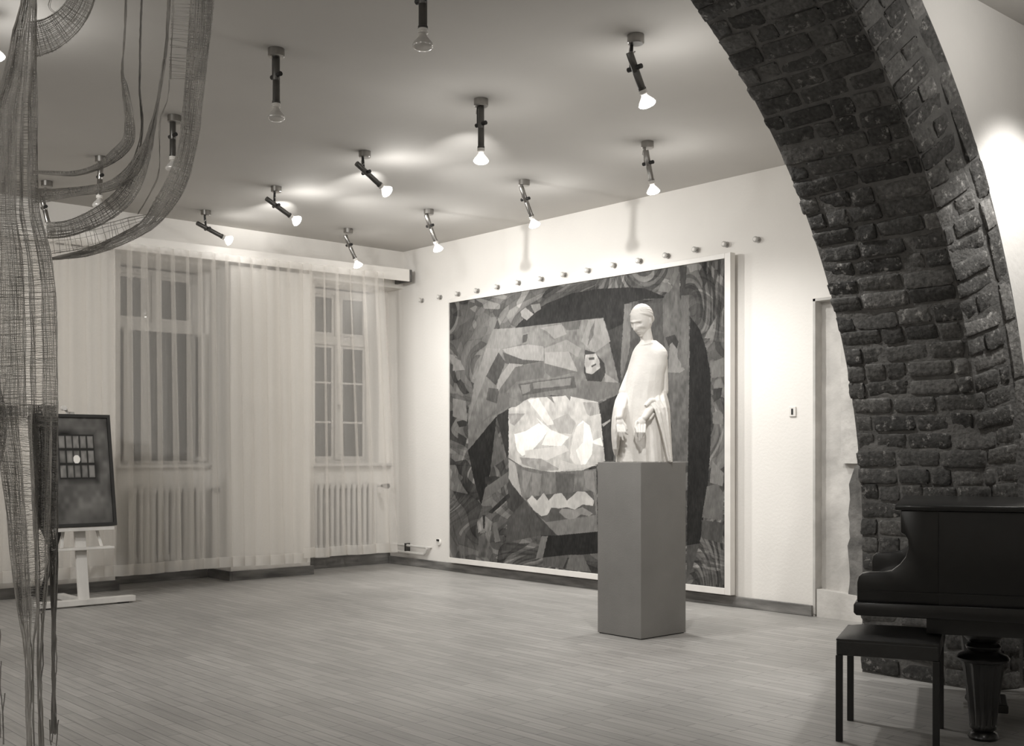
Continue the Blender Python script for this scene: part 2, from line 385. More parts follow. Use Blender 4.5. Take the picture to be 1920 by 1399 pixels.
# bricks
def section(wc, h, s=2.):        # across the soffit: returns X, r with protrusion h
    L1 = XK-XF
    k = .018+.16*min(1, max(0, (1.6-s)/1.2))
    t = min(1, max(0, (wc-(L1-k))/(2*k))); t = t*t*(3-2*t)
    nx = .95*t; nr = -(1-t)-.312*t; l = math.hypot(nx, nr); nx /= l; nr /= l
    if wc <= L1: X, r = XF+wc, ARC_R
    else: X, r = XK+(wc-L1)*.312, ARC_R+(wc-L1)*.950
    return X+nx*h, r+nr*h
BV, BF, BT = [], [], []
def brick(s0, s1, w0, w1, H, tone, lime, ns=4, nw=6):
    n = len(BV)
    js = [random.uniform(-.006, .006) for _ in range(4)]
    tilt = random.uniform(-.008, .008); tilt2 = random.uniform(-.006, .006)
    R_ = 3
    fs = [0, 0, .12, .4, .6, .88, 1, 1]; fw = [0, 0, .06, .2, .4, .6, .8, .94, 1, 1]
    for i, a in enumerate(fs):
        for j, c in enumerate(fw):
            e = 0
            ei = i in (0, len(fs)-1); ej = j in (0, len(fw)-1)
            if ei or ej: h = -.012
            else:
                h = H+tilt*(a-.5)*2+tilt2*(c-.5)*2+random.uniform(-.0022, .0022)
                if i in (1, len(fs)-2) or j in (1, len(fw)-2): h -= random.uniform(.002, .007)
            s = s0+(s1-s0)*a+js[0]*(c-.5)*(1 if a > .5 else .4); wv = w0+(w1-w0)*c+js[1]*(a-.5)
            if ei or ej: pass
            else:
                s += random.uniform(-.0015, .0015); wv += random.uniform(-.0015, .0015)
                if i in (1, len(fs)-2) and j in (1, len(fw)-2):      # rounded corners
                    s += (.010 if i == 1 else -.010); wv += (.010 if j == 1 else -.010)
            if i == 0 : s += 0
            X, r = section(wv, h, s)
            p = arc_pt(X, r, s)
            BV.append((p[0], p[1], max(.002, p[2])) if p[2] < 3.648 else (p[0], p[1], 3.648))
            BT.append((tone, lime))
    c_ = len(fw)
    for i in range(len(fs)-1):
        for j in range(c_-1): BF.append((n+i*c_+j, n+i*c_+j+1, n+(i+1)*c_+j+1, n+(i+1)*c_+j))
pitch = .102; s = -ARC_Z+.004; k = 0
SOF = XK-XF
while s < 3.62:
    s1 = s+pitch-.013
    wv = -.012 + random.uniform(0, .02); first = random.choice([.12, .26, .20])
    L = first
    end = SOF+.262
    wob = random.uniform(-.004, .004)
    while wv < end-.02:
        e_ = min(wv+L, end)
        if end-e_ < .07: e_ = end
        if s > 1.9 and wv < SOF-.05 and e_ > SOF-.06 and e_ < SOF+.2: e_ = SOF+.004
        elif s > 1.9 and wv < SOF-.05 and e_ > SOF: e_ = SOF+.004
        midw = (wv+e_)/2; mx_, mr_ = section(midw, 0); mp = arc_pt(mx_, mr_, (s+s1)/2)
        if mp[2] < 3.62:
            t = random.choice([62, 68, 74, 80, 90]) + random.uniform(-5, 5)
            lime = random.choice([.15, .4, .8, 1.0])
            if midw > SOF: lime = 1; t += 14
            brick(s+random.uniform(-.004, .004)+wob, s1+random.uniform(-.004, .004)+wob, wv, e_-.014, random.uniform(.003, .013), t, lime)
        wv = e_; L = random.choice([.13, .27, .27, .14, .20, .29])
    s += pitch; k += 1
# outer ring laid along the rim
s = -ARC_Z+.02
while s < 3.6:
    L = random.choice([.20, .27, .30, .16])
    mx_, mr_ = section(SOF+.32, 0); mp = arc_pt(mx_, mr_, s+L/2)
    if mp[2] < 3.6:
        brick(s, s+L-.018, SOF+.276, SOF+.362, random.uniform(.002, .010), random.choice([80, 100, 120]), 1)
    s += L
me = bpy.data.meshes.new('brick_lining'); me.from_pydata(BV, [], BF); me.update(); me.materials.append(M['brick'])
ca = me.color_attributes.new('tone', 'FLOAT_COLOR', 'POINT')
arr = np.zeros((len(BV), 4), np.float32)
for i, (t, l) in enumerate(BT):
    c = gcol(t); arr[i] = (c[0], c[1], c[2], l)
ca.data.foreach_set('color', arr.ravel())
for p in me.polygons: p.use_smooth = True
me.set_sharp_from_angle(angle=math.radians(55))
bl = bpy.data.objects.new('brick_lining', me); COL.objects.link(bl); bl.parent = wr

# ------------------------------------------------------------ painting
def vnoise(x, y, seed=0):
    r = np.random.default_rng(seed); T = r.random((64, 64))
    xi = np.floor(x).astype(int); yi = np.floor(y).astype(int); fx = x-xi; fy = y-yi
    fx = fx*fx*(3-2*fx); fy = fy*fy*(3-2*fy)
    g = lambda a, b_: T[a % 64, b_ % 64]
    return (g(xi, yi)*(1-fx)+g(xi+1, yi)*fx)*(1-fy)+(g(xi, yi+1)*(1-fx)+g(xi+1, yi+1)*fx)*fy
def inpoly(x, y, poly):
    c = np.zeros(x.shape, bool); n = len(poly)
    for i in range(n):
        x0, y0 = poly[i]; x1, y1 = poly[(i+1) % n]
        if y0 == y1: continue
        c ^= ((y0 > y) != (y1 > y)) & (x < (x1-x0)*(y-y0)/(y1-y0)+x0)
    return c
def D(pts): return [(820+x/2.057, 460+y/2.057) for x, y in pts]
def A5(pts): return [(820+x/4.372, 480+y/4.372) for x, y in pts]
def B6(pts): return [(820+x/3.886, 760+y/3.886) for x, y in pts]
def C7(pts): return [(1140+x/3.496, 460+y/3.496) for x, y in pts]
PAINT = []
def P(pts, tone, tex=8): PAINT.append((pts, tone, tex))
#--PAINT--
P(D([(210,330),(640,280),(706,470),(708,570),(620,605),(440,578),(345,600),(275,628),(225,668),(118,792),(120,640),(165,450)]), 112, 14)
P(D([(640,278),(722,225),(716,420),(708,560)]), 62)
P(D([(300,318),(340,275),(420,225),(520,185),(620,168),(740,162),(800,166),(888,203),(800,207),(740,222),(722,300),(660,330),(640,278),(480,298)]), 48, 5)
P(D([(722,226),(860,222),(900,260),(895,480),(740,520),(700,560),(716,420)]), 78, 8)
P(D([(722,226),(748,225),(742,400),(712,520),(705,480)]), 104)
P(D([(888,203),(905,205),(900,700),(966,830),(880,832),(890,400)]), 88, 10)
P(D([(870,205),(935,100),(935,200),(970,235),(972,600),(966,832),(905,832),(905,700),(890,500),(870,330)]), 98, 14)
P(D([(905,350),(930,370),(925,430),(955,480),(935,492),(890,490),(895,400)]), 128, 12)
P(D([(880,355),(915,345),(930,370),(925,400),(905,375),(890,390)]), 66)
P(D([(938,80),(962,80),(955,205),(938,210)]), 70)
P(D([(975,275),(1010,320),(1038,400),(1054,500),(1056,620),(1056,720),(1050,840),(1035,1000),(1012,1150),(962,1158),(966,830),(970,600)]), 46, 5)
P(D([(962,1158),(1012,1150),(985,1240),(962,1290)]), 84)
P(D([(225,662),(118,792),(140,900),(168,1002),(195,920),(212,830),(229,662)]), 46, 5)
P(D([(229,662),(236,652),(277,632),(280,800),(272,812),(268,822),(248,740)]), 58, 8)
P(D([(225,700),(245,760),(262,820),(240,840),(205,860),(213,800)]), 92, 10)
P(D([(625,610),(708,570),(690,700),(680,832),(645,832),(635,720)]), 62, 8)
P(D([(635,690),(668,670),(668,678),(640,700)]), 150)
P(D([(275,630),(360,588),(500,580),(620,605),(635,720),(647,832),(560,868),(440,875),(330,855),(275,820)]), 176, 18)
P(D([(275,825),(330,855),(440,875),(560,870),(612,862),(618,1105),(465,1120),(350,1000),(275,900)]), 118, 16)
P(D([(275,825),(300,840),(330,990),(275,900)]), 158)
P(D([(340,975),(430,960),(600,945),(612,1040),(420,1068),(370,1030)]), 92)
P(D([(345,985),(365,965),(385,985),(410,955),(430,985),(450,960),(480,955),(500,985),(540,950),(570,950),(605,985),(600,1005),(560,1000),(530,1020),(500,1010),(470,1015),(440,1012),(425,1040),(400,1045),(370,1020)]), 176, 14)
P(D([(480,1015),(530,1020),(560,1010),(600,1035),(585,1045),(555,1038),(520,1062),(490,1050),(470,1030)]), 138)
P(D([(370,1030),(420,1068),(610,1045),(618,1105),(465,1120)]), 122)
P(D([(275,905),(350,1002),(462,1120),(400,1122),(270,1010)]), 74, 8)
P(D([(400,1120),(465,1119),(620,1104),(620,1188),(405,1207)]), 46, 5)
P(D([(380,1207),(402,1122),(426,1122),(406,1207)]), 118)
# reclining figure facets
P(A5([(460,600),(700,585),(690,720),(540,760),(400,755)]), 122)
P(A5([(400,755),(520,760),(400,985),(300,1230),(250,1390),(300,1050),(350,900)]), 128)
P(A5([(530,765),(740,725),(870,740),(870,860),(780,870),(600,830)]), 138)
P(A5([(540,790),(700,850),(870,862),(640,905),(560,880)]), 82)
P(A5([(590,880),(700,890),(560,1060),(480,1130),(500,1000)]), 136)
P(A5([(500,790),(560,870),(480,1060),(400,985)]), 76)
P(A5([(640,910),(870,865),(880,960),(870,1000),(650,1030),(560,1120),(540,1180),(500,1110)]), 100)
P(A5([(870,760),(1060,685),(1180,760),(1150,830),(1080,785),(880,790)]), 130)
P(A5([(880,790),(1080,785),(1150,950),(880,880)]), 142)
P(A5([(880,880),(1140,950),(940,1000),(890,960)]), 100)
P(A5([(700,640),(760,620),(820,650),(870,625),(970,700),(880,740),(760,725),(700,720)]), 118)
P(A5([(700,650),(740,640),(735,700),(700,715)]), 78)
P(A5([(840,590),(1020,560),(1060,640),(960,680),(900,620)]), 132)
P(A5([(1010,545),(1180,530),(1160,600),(1060,610)]), 92)
P(A5([(1240,525),(1360,510),(1420,700),(1280,800),(1180,700)]), 128)
P(A5([(1250,620),(1290,530),(1280,650),(1230,740)]), 98)
P(A5([(1210,770),(1290,790),(1370,880),(1380,960),(1340,1040),(1230,1030),(1200,950)]), 66)
P(A5([(1215,810),(1300,800),(1330,860),(1335,920),(1270,970),(1220,960),(1205,880)]), 150)
P(A5([(1240,835),(1290,830),(1290,850),(1245,855)]), 80)
P(A5([(1260,900),(1300,880),(1300,895),(1265,915)]), 80)
P(A5([(1370,960),(1490,1040),(1380,1045)]), 136)
P(A5([(1180,1020),(1500,1040),(1470,1130),(1300,1190),(1140,1150)]), 106)
P(A5([(660,1050),(760,1035),(1120,985),(1140,1080),(1100,1085),(900,1110),(700,1145)]), 90)
P(A5([(680,1060),(760,1050),(760,1110),(700,1135)]), 122)
P(A5([(780,1040),(1100,1000),(1090,1060),(790,1090)]), 120)
P(A5([(420,1080),(500,1090),(520,1220),(400,1180)]), 84)
P(A5([(500,1130),(590,1120),(580,1240),(420,1330),(330,1390),(480,1260)]), 104)
# light centre
P(A5([(740,1180),(830,1165),(960,1380),(900,1390)]), 202)
P(A5([(890,1150),(960,1210),(940,1150)]), 118)
P(A5([(1050,1140),(1090,1190),(1090,1140)]), 118)
P(A5([(1190,1200),(1320,1200),(1330,1350),(1230,1300)]), 150)
P(A5([(590,1160),(700,1200),(640,1240),(590,1240)]), 120)
P(B6([(560,210),(640,190),(740,130),(810,180),(760,250),(690,330),(620,370),(580,330)]), 226)
P(B6([(720,90),(830,180),(960,230),(900,300),(760,290),(800,190)]), 216)
P(B6([(840,110),(950,60),(1010,130),(980,210),(880,200),(850,150)]), 158)
P(B6([(1060,110),(1110,150),(1135,260),(1125,360),(1080,430),(1010,440),(965,380),(980,250),(1010,160)]), 224)
P(B6([(1070,120),(1060,270),(1010,330),(1050,440),(1010,440),(965,380),(980,250),(1010,160)]), 200)
P(B6([(1130,260),(1190,235),(1210,300),(1140,280)]), 226)
P(B6([(1110,80),(1190,60),(1200,180),(1130,190)]), 180)
P(B6([(640,330),(930,290),(960,330),(800,400),(640,380)]), 196)
P(B6([(600,380),(760,390),(900,470),(760,480),(620,430)]), 150)
P(B6([(900,400),(1000,430),(1160,440),(880,480)]), 186)
P(B6([(520,60),(640,60),(560,150),(530,130)]), 150)
P(B6([(690,490),(760,500),(740,660),(690,650)]), 132)
P(B6([(860,490),(1000,500),(990,640),(870,640)]), 98)
P(B6([(1070,480),(1140,480),(1150,640),(1080,600)]), 134)
P(B6([(620,470),(690,490),(640,640),(620,600)]), 138)
# leaf and flower on the lower left
P(B6([(350,520),(420,515),(480,530),(400,590),(350,570)]), 60)
P(B6([(140,120),(210,100),(215,150),(160,160)]), 58)
P(B6([(150,200),(215,240),(200,300),(150,270)]), 60)
P(B6([(350,600),(520,480),(520,560),(400,650),(330,680)]), 104)
P(B6([(370,780),(520,640),(530,670),(400,790)]), 58)
P(B6([(290,850),(340,800),(400,850),(380,960),(340,900),(300,930)]), 132, 22)
P(B6([(330,800),(350,800),(345,900),(335,900)]), 60)
P(B6([(300,960),(340,930),(380,1010),(360,1110),(300,1110)]), 100, 22)
P(B6([(510,830),(640,690),(760,860),(750,950),(500,1000)]), 84)
P(B6([(400,860),(430,850),(460,990),(420,1000)]), 110)
P(B6([(770,1110),(960,1090),(930,1195),(770,1165)]), 92)
P(B6([(960,1090),(1060,1090),(1120,1215),(940,1195)]), 104)
P(B6([(950,1110),(960,1110),(930,1195),(915,1190)]), 56)
# foliage at right and top
P(C7([(350,250),(390,245),(425,270),(400,310),(330,300)]), 118)
P(C7([(455,135),(465,180),(430,265),(395,240)]), 116)
P(C7([(630,610),(700,480),(680,610)]), 122)
P(C7([(480,330),(530,325),(530,800),(480,800)]), 104)
P(C7([(670,770),(760,735),(760,860),(680,870)]), 112)
P(C7([(685,1100),(730,1080),(755,1110),(755,1175),(685,1170)]), 118)
P(C7([(690,940),(750,935),(740,1000),(690,1030)]), 66)
P(D([(1060,830),(1105,880),(1100,930),(1050,915)]), 128)
P(D([(1040,930),(1080,920),(1105,960),(1100,1060),(1020,1050)]), 108)
P(D([(1020,1060),(1100,1070),(1100,1150),(1020,1130)]), 84)
P(D([(60,430),(90,445),(105,480),(60,485)]), 128)
P(D([(60,590),(110,600),(115,680),(60,660)]), 122)
P(D([(320,255),(340,240),(372,265),(345,290),(325,275)]), 128)
P(D([(360,230),(395,225),(400,245),(375,262)]), 112)
#--END--
def paint(px, py):
    # leaf-shaped facets: warped, elongated cells
    def cells(cw, ch, seed, wob):
        ang = .75*(vnoise(px*.010+seed, py*.010, seed)-.5)*3.1
        X = px+wob*(vnoise(px*.02+seed, py*.016, seed+1)-.5); Y = py+wob*(vnoise(px*.018, py*.02+seed, seed+2)-.5)
        cx0, cy0 = 1100., 780.
        dx, dy = X-cx0, Y-cy0
        a = .95*np.tanh((dy+60)/190.)*np.sign(dx)*0+ang
        gx = (dx*np.cos(a)+dy*np.sin(a))/cw; gy = (-dx*np.sin(a)+dy*np.cos(a))/ch
        r = np.random.default_rng(seed+50); J = r.random((128, 128, 3))
        bx = np.floor(gx).astype(int); by = np.floor(gy).astype(int)
        best = np.full(px.shape, 9.); sec = np.full(px.shape, 9.); val = np.zeros(px.shape)
        for ox in (-1, 0, 1):
            for oy in (-1, 0, 1):
                q = J[(bx+ox) % 128, (by+oy) % 128]
                d = (bx+ox+q[:, 0]-gx)**2+(by+oy+q[:, 1]-gy)**2
                m = d < best
                sec = np.where(m, best, np.minimum(sec, d)); val = np.where(m, q[:, 2], val); best = np.where(m, d, best)
        return val, np.sqrt(sec)-np.sqrt(best), best
    v1, e1, b1 = cells(21, 44, 31, 46); v2, e2, b2 = cells(12, 30, 41, 30)
    tone = 58+56*v1+24*(v2-.5)+16*(.5-np.clip(b1, 0, 1))
    tone = np.where(e1 < .05, tone-9, tone)
    tone = np.where((v2 > .9) & (v1 > .3), tone+20, tone)
    grain = vnoise(px*.9, py*.16, 4)-.5; gr2 = vnoise(px*.25, py*.12, 5)-.5
    fold = np.sin(px*.16+6*vnoise(px*.05, py*.035, 8)+py*.05)
    for pts, t, tex in PAINT:
        xs = [p[0] for p in pts]; ys = [p[1] for p in pts]
        bb = np.where((px > min(xs)-2) & (px < max(xs)+2) & (py > min(ys)-2) & (py < max(ys)+2))[0]
        if not len(bb): continue
        qx, qy = px[bb], py[bb]
        m = inpoly(qx+1.2*(vnoise(qx*.3, qy*.3, 6)-.5), qy, pts)
        ii = bb[m]
        tone[ii] = t+tex*(gr2[ii]*1.3+fold[ii]*.42)
    tone = np.where(tone < 150, tone-9, tone)+grain*12
    return np.clip(tone, 30, 242)
PY = YA-.075; PX0, PX1, PZ0, PZ1 = -9.76, -5.99, .160, 2.945
def project(X, Y, Z):
    d = X*CF.x+Y*CF.y; l = X*CR.x+Y*CR.y
    return 960+FPX*l/d, HOR-FPX*(Z-EYE)/d
def painted_mesh(name, P00, PU, PV, nu, nv, tonefn, m, parent):
    u, v = np.meshgrid(np.linspace(0, 1, nu), np.linspace(0, 1, nv))
    u = u.ravel(); v = v.ravel()
    P3 = np.array(P00)[None]+u[:, None]*np.array(PU)[None]+v[:, None]*np.array(PV)[None]
    me = bpy.data.meshes.new(name)
    idx = np.arange(nu*nv).reshape(nv, nu)
    q = np.stack([idx[:-1, :-1], idx[:-1, 1:], idx[1:, 1:], idx[1:, :-1]], -1).reshape(-1, 4)
    me.vertices.add(len(P3)); me.vertices.foreach_set('co', P3.astype(np.float32).ravel())
    me.loops.add(q.size); me.loops.foreach_set('vertex_index', q.ravel().astype(np.int32))
    me.polygons.add(len(q)); me.polygons.foreach_set('loop_start', (np.arange(len(q))*4).astype(np.int32)); me.polygons.foreach_set('loop_total', np.full(len(q), 4, np.int32))
    me.update(calc_edges=True)
    px, py = project(P3[:, 0], P3[:, 1], P3[:, 2])
    t = tonefn(px, py, u, v)/255.0
    l = np.where(t <= .04045, t/12.92, ((t+.055)/1.055)**2.4)*.98
    c = np.stack([l, l*.966, l*.918, np.ones_like(l)], -1).astype(np.float32)
    ca = me.color_attributes.new('paint', 'FLOAT_COLOR', 'POINT'); ca.data.foreach_set('color', c.ravel())
    me.materials.append(m)
    o = bpy.data.objects.new(name, me); COL.objects.link(o); o.parent = parent
    return o
M['paint'] = attr_mat('oil_paint', 'paint', .75, spec=.15, bump=.15, bscale=90)
pt = empty('wall_painting', (0, 0, 0))
tag(pt, 'huge dark abstract painting with reclining figures, white framed, on the back wall', 'painting')
painted_mesh('canvas', (PX0, PY-.02, PZ0), (PX1-PX0, 0, 0), (0, 0, PZ1-PZ0), 960, 720, lambda px, py, u, v: paint(px, py), M['paint'], pt)
MB().box(PX0-.01, PX1+.01, PY-.018, PY+.01, PZ0-.01, PZ1+.01).build('stretcher', M['pine'], pt)
fr = MB(); t_ = .055
fr.box(PX0-.016, PX0, PY-.035, PY+.03, PZ0-t_, PZ1+.04)
fr.box(PX1, PX1+.062, PY-.035, PY+.03, PZ0-t_, PZ1+.045)
fr.box(PX0, PX1, PY-.035, PY+.03, PZ0-t_, PZ0)
fr.box(PX0, PX1, PY-.035, PY+.03, PZ1, PZ1+.045)
fr.build('frame', M['trimwhite'], pt, bevel=.003)
MB().box(PX1-.05, PX1+.01, PY+.03, YA-.002, PZ0-.02, PZ1).build('backing_batten', M['pine'], pt)
MB().box(PX0+.02, PX0+.08, PY+.03, YA-.002, PZ0-.02, PZ1).build('backing_batten', M['pine'], pt)

# wall knobs
KN = [(789,563),(823,557),(857,551),(893,545),(931,538),(970,530),(1013,523),(1056,515),(1101,507),(1149,497),(1197,489),(1248,479),(1303,468),(1359,458),(1418,449)]
ORD = ['leftmost', 'second from the left', 'third from the left', 'fourth from the left', 'fifth from the left', 'sixth from the left', 'seventh from the left', 'middle one', 'seventh from the right', 'sixth from the right', 'fifth from the right', 'fourth from the right', 'third from the right', 'second from the right', 'rightmost, past the frame']
kmesh = None; capmesh = None
for i, (x, y) in enumerate(KN):
    p = onY(x, y, YA-.03)
    t = empty('wall_peg', (p.x, YA, p.z)); tag(t, 'small round metal peg in the row above the painting, '+ORD[i], 'wall peg', 'row of metal pegs above the painting')
    if kmesh is None:
        a = MB().lathe([(.026, 0), (.026, .004), (.010, .006), (.010, .03), (.025, .034), (.025, .046), (.018, .05)], seg=20); a.v = [(q[0], -q[2], q[1]) for q in a.v]
        k_ = a.build('knob', M['brass'], t, smooth=True); kmesh = k_.data
        a = MB().lathe([(.016, .049), (.016, .054), (.012, .056)], seg=14); a.v = [(q[0], -q[2], q[1]) for q in a.v]
        k2 = a.build('screw_cap', M['trimwhite'], t, smooth=True); capmesh = k2.data
    else:
        for n_, d_ in (('knob', kmesh), ('screw_cap', capmesh)):
            o = bpy.data.objects.new(n_, d_); COL.objects.link(o); o.parent = t

# switch, socket, pipes
p = onY(1487, 772, YA)
t = empty('light_switch', (p.x, YA, p.z)); tag(t, 'small white switch plate with dark rocker beside the plastered doorway', 'light switch')
MB().box(-.032, .032, -.012, 0, -.04, .04).build('plate', M['plastic'], t, bevel=.003)
MB().box(-.008, .008, -.016, -.012, -.024, .024).build('rocker', M['dark'], t)
p = onY(824, 1017, YA)
t = empty('wall_socket', (p.x, YA, p.z)); tag(t, 'small white wall socket low on the wall left of the painting', 'socket')
a = MB().lathe([(.038, 0), (.038, .012), (.03, .02)], seg=20); a.v = [(q[0], -q[2], q[1]) for q in a.v]; a.build('cover', M['plastic'], t, smooth=True)
MB().box(-.02, .02, -.03, -.018, .015, .035).build('plug', M['dark'], t)
pp = empty('heating_pipes', (0, 0, 0)); tag(pp, 'pair of thin heating pipes running low along the wall in the corner behind the curtain', 'pipe')
a = onY(802, 1036, YA-.04)
MB().tube([(XREC+.03, YA-.045, .235), (a.x, YA-.045, .235), (a.x+.02, YA-.03, .235), (a.x+.02, YA-.002, .235)], .014, 8).build('upper_pipe', M['radiator'], pp, smooth=True)
MB().tube([(XREC+.03, YA-.05, .155), (a.x-.06, YA-.05, .155), (a.x-.03, YA-.05, .175), (a.x, YA-.05, .225)], .017, 8).build('lower_pipe', M['radiator'], pp, smooth=True)
MB().box(a.x-.42, a.x-.39, YA-.06, YA-.001, .14, .26).build('pipe_bracket', M['darkmetal'], pp)

# ------------------------------------------------------------ radiators
for ya, yb, lab in ((4.55, 5.36, 'white ribbed radiator under the left window, behind the sheer curtain'), (6.62, 7.50, 'white ribbed radiator under the right window, behind the sheer curtain')):
    t = empty('radiator', (XREC+.10, (ya+yb)/2, 0)); tag(t, lab, 'radiator', 'radiators under the windows')
    n = 12; base = None
    for k in range(n):
        y = -(yb-ya)/2+(k+.5)*(yb-ya)/n
        if base is None:
            a = MB()
            for xx in (-.035, .035):
                a.loft([[(xx+.022*math.cos(q*PI/4)*sx, .022*math.sin(q*PI/4)*sx, z) for q in range(8)] for z, sx in ((.2, .6), (.24, 1), (.92, 1), (.96, .6))])
            a.box(-.05, .05, -.026, .026, .22, .27); a.box(-.05, .05, -.026, .026, .9, .945)
            o = a.build('radiator_section', M['radiator'], t, smooth=True); base = o.data
        else:
            o = bpy.data.objects.new('radiator_section', base); COL.objects.link(o); o.parent = t
        o.location = (0, y, 0)
    MB().tube([(0, (yb-ya)/2, .92), (0, (yb-ya)/2+.09, .92)], .016, 8).build('feed_pipe', M['radiator'], t)
    a = MB().tube([(.0, (yb-ya)/2+.07, .92), (.10, (yb-ya)/2+.07, .92), (.14, (yb-ya)/2+.07, .92)], [.012, .03, .03], 14).build('valve_knob', M['dark'], t)
    MB().box(-.098, -.02, -(yb-ya)/2+.10, -(yb-ya)/2+.12, .25, .28).build('wall_bracket', M['radiator'], t)
    MB().box(-.098, -.02, (yb-ya)/2-.12, (yb-ya)/2-.10, .25, .28).build('wall_bracket', M['radiator'], t)

# ------------------------------------------------------------ valance and curtains
v = empty('curtain_valance', (XB, 5, 3.3)); tag(v, 'long white curtain valance board running the length of the window wall', 'valance')
xv = -10.47
b = MB()
def vz(y): return 3.215+(y-3)*.010
for (xa, xb, zl, zh) in ((xv-.02, xv, 0, .135),):
    y0, y1 = .8, 7.63
    b.v += [(xa, y0, vz(y0)), (xb, y0, vz(y0)), (xb, y1, vz(y1)), (xa, y1, vz(y1)), (xa, y0, vz(y0)+zh), (xb, y0, vz(y0)+zh), (xb, y1, vz(y1)+zh), (xa, y1, vz(y1)+zh)]
    b.f += [(3, 2, 1, 0), (4, 5, 6, 7), (0, 1, 5, 4), (1, 2, 6, 5), (2, 3, 7, 6), (3, 0, 4, 7)]
b.v = [(q[0]-XB, q[1]-5, q[2]-3.3) for q in b.v]
b.build('front_board', M['valance'], v)
b = MB(); y0, y1 = .8, 7.62
b.v += [(XB, y0, vz(y0)+.11), (xv-.02, y0, vz(y0)+.11), (xv-.02, y1, vz(y1)+.11), (XB, y1, vz(y1)+.11), (XB, y0, vz(y0)+.13), (xv-.02, y0, vz(y0)+.13), (xv-.02, y1, vz(y1)+.13), (XB, y1, vz(y1)+.13)]
b.f += [(3, 2, 1, 0), (4, 5, 6, 7), (0, 1, 5, 4), (1, 2, 6, 5), (2, 3, 7, 6), (3, 0, 4, 7)]
b.v = [(q[0]-XB, q[1]-5, q[2]-3.3) for q in b.v]
b.build('top_board', M['valance'], v)
b = MB().box(0, xv-XB+.0, 7.631-5, 7.665-5, vz(7.6)-3.3, vz(7.6)-3.3+.135); b.build('end_board', M['concrete'], v)
b = MB().tube([(xv-.06-XB, .9-5, vz(.9)+.05-3.3), (xv-.06-XB, 7.5-5, vz(7.5)+.05-3.3)], .012, 8); b.build('curtain_rail', M['darkmetal'], v)

def curtain(name, label, y0, y1, z0, seed, pitch=.135, xc=-10.36):
    r = random.Random(seed)
    npl = max(3, int((y1[0]-y0[0])/pitch))
    ph = [r.uniform(-.5, .5) for _ in range(npl+2)]; amp = [r.uniform(.7, 1.35) for _ in range(npl+2)]; drift = [r.uniform(-1, 1) for _ in range(npl+2)]
    def itp(a, x):
        i = int(x); f = x-i; f = f*f*(3-2*f); i = min(i, len(a)-2); return a[i]*(1-f)+a[i+1]*f
    t = empty(name, (xc, y0[0], z0)); tag(t, label, 'curtain', 'sheer curtains along the window wall')
    def pt(u, zf, off=0, zabs=None):
        f = 1-zf                                  # 0 at bottom of cloth -> zf 0
        ya = y0[1]+(y0[0]-y0[1])*zf; yb = y1[1]+(y1[0]-y1[1])*zf
        x = u*npl
        th = 2*PI*x+ph[0]+.9*itp(ph, x)
        sp = (1-zf)
        A = (.046+.014*sp)*itp(amp, x); B = (.032+.020*sp)*itp(amp, x)
        y = ya+(yb-ya)*u+A*math.sin(th)+sp*.035*itp(drift, x)
        X = B*math.cos(th)+.012*math.sin(3*u*PI+sp)+off
        return X, y-y0[0]
    ztop = lambda y: vz(y+y0[0])+.04
    nu = npl*14; nz = 26
    g = []
    zb = .105
    for k in range(nz+1):
        zf = k/nz; row = []
        for j in range(nu+1):
            u = j/nu; X, y = pt(u, zf); zt = ztop(y)-z0
            row.append((X, y, zb*.0+zf*zt+.006*math.sin(u*17+1)*(1-zf)))
        g.append(row)
    MB().grid(g).build('curtain_cloth', M['sheer'], t, smooth='all', fix=False)
    g = []
    for k in range(3):
        row = []
        for j in range(nu+1):
            u = j/nu; zf = .105/3.1*k/2; X, y = pt(u, zf, .004)
            row.append((X, y, zf*3.1-.003+.006*math.sin(u*17+1)*(1-zf)))
        g.append(row)
    MB().grid(g).build('curtain_hem', M['hem'], t, smooth='all', fix=False)
curtain('sheer_curtain', 'wide sheer white net curtain over the left window and pier, longer hem', (1.4, 1.4), (6.22, 6.26), .165, 3, .14)
curtain('sheer_curtain', 'narrow sheer white net curtain over the right window, ending near the corner', (6.17, 6.20), (7.16, 7.36), .205, 8, .15, -10.34)

# ------------------------------------------------------------ ceiling spotlights
a = MB().lathe([(.048, 0), (.048, -.036), (.042, -.048), (.0, -.048)][::-1], seg=28, cap=False); me_canopy = None
MESH = {}
def shared(key, mb, m, smooth=True):
    o = mb.build(key, m, None, smooth=smooth); MESH[key+m.name] = o.data; COL.objects.unlink(o); bpy.data.objects.remove(o)
    return MESH[key+m.name]
canopy_m = shared('canopy', MB().lathe([(.001, -.050), (.042, -.050), (.048, -.044), (.048, 0)], seg=28), M['chrome'])
knob_m = shared('pivot_knob', MB().tube([(-.05, 0, 0), (.05, 0, 0)], .014, 12), M['blackmetal'])
TL = .235
def tube_mesh(m): return shared('tube', MB().lathe([(.019, 0), (.021, .003), (.021, .12), (.0205, .121), (.0205, .124), (.021, .125), (.021, TL-.012), (.024, TL-.01), (.024, TL)], seg=20), m)
tube_d = tube_mesh(M['darkmetal']); tube_c = tube_mesh(M['chrome'])
bulbglass_off = mat('bulb_glass_unlit', 205, .2, metal=.2, var=10, scale=10); M['bulbback'] = mat('silvered_bulb', 200, .2, metal=.7)
prof_b = [(.014, 0), (.016, .006), (.019, .016), (.030, .030), (.045, .048), (.0505, .060)]
prof_f = [(.0505, .060), (.050, .067), (.044, .075), (.030, .082), (.012, .085), (.001, .0855)]
back_off = shared('bulb', MB().lathe(prof_b, seg=24, cap=False), bulbglass_off); face_off = shared('bulb_face', MB().lathe(prof_f, seg=24, cap=False), bulbglass_off)
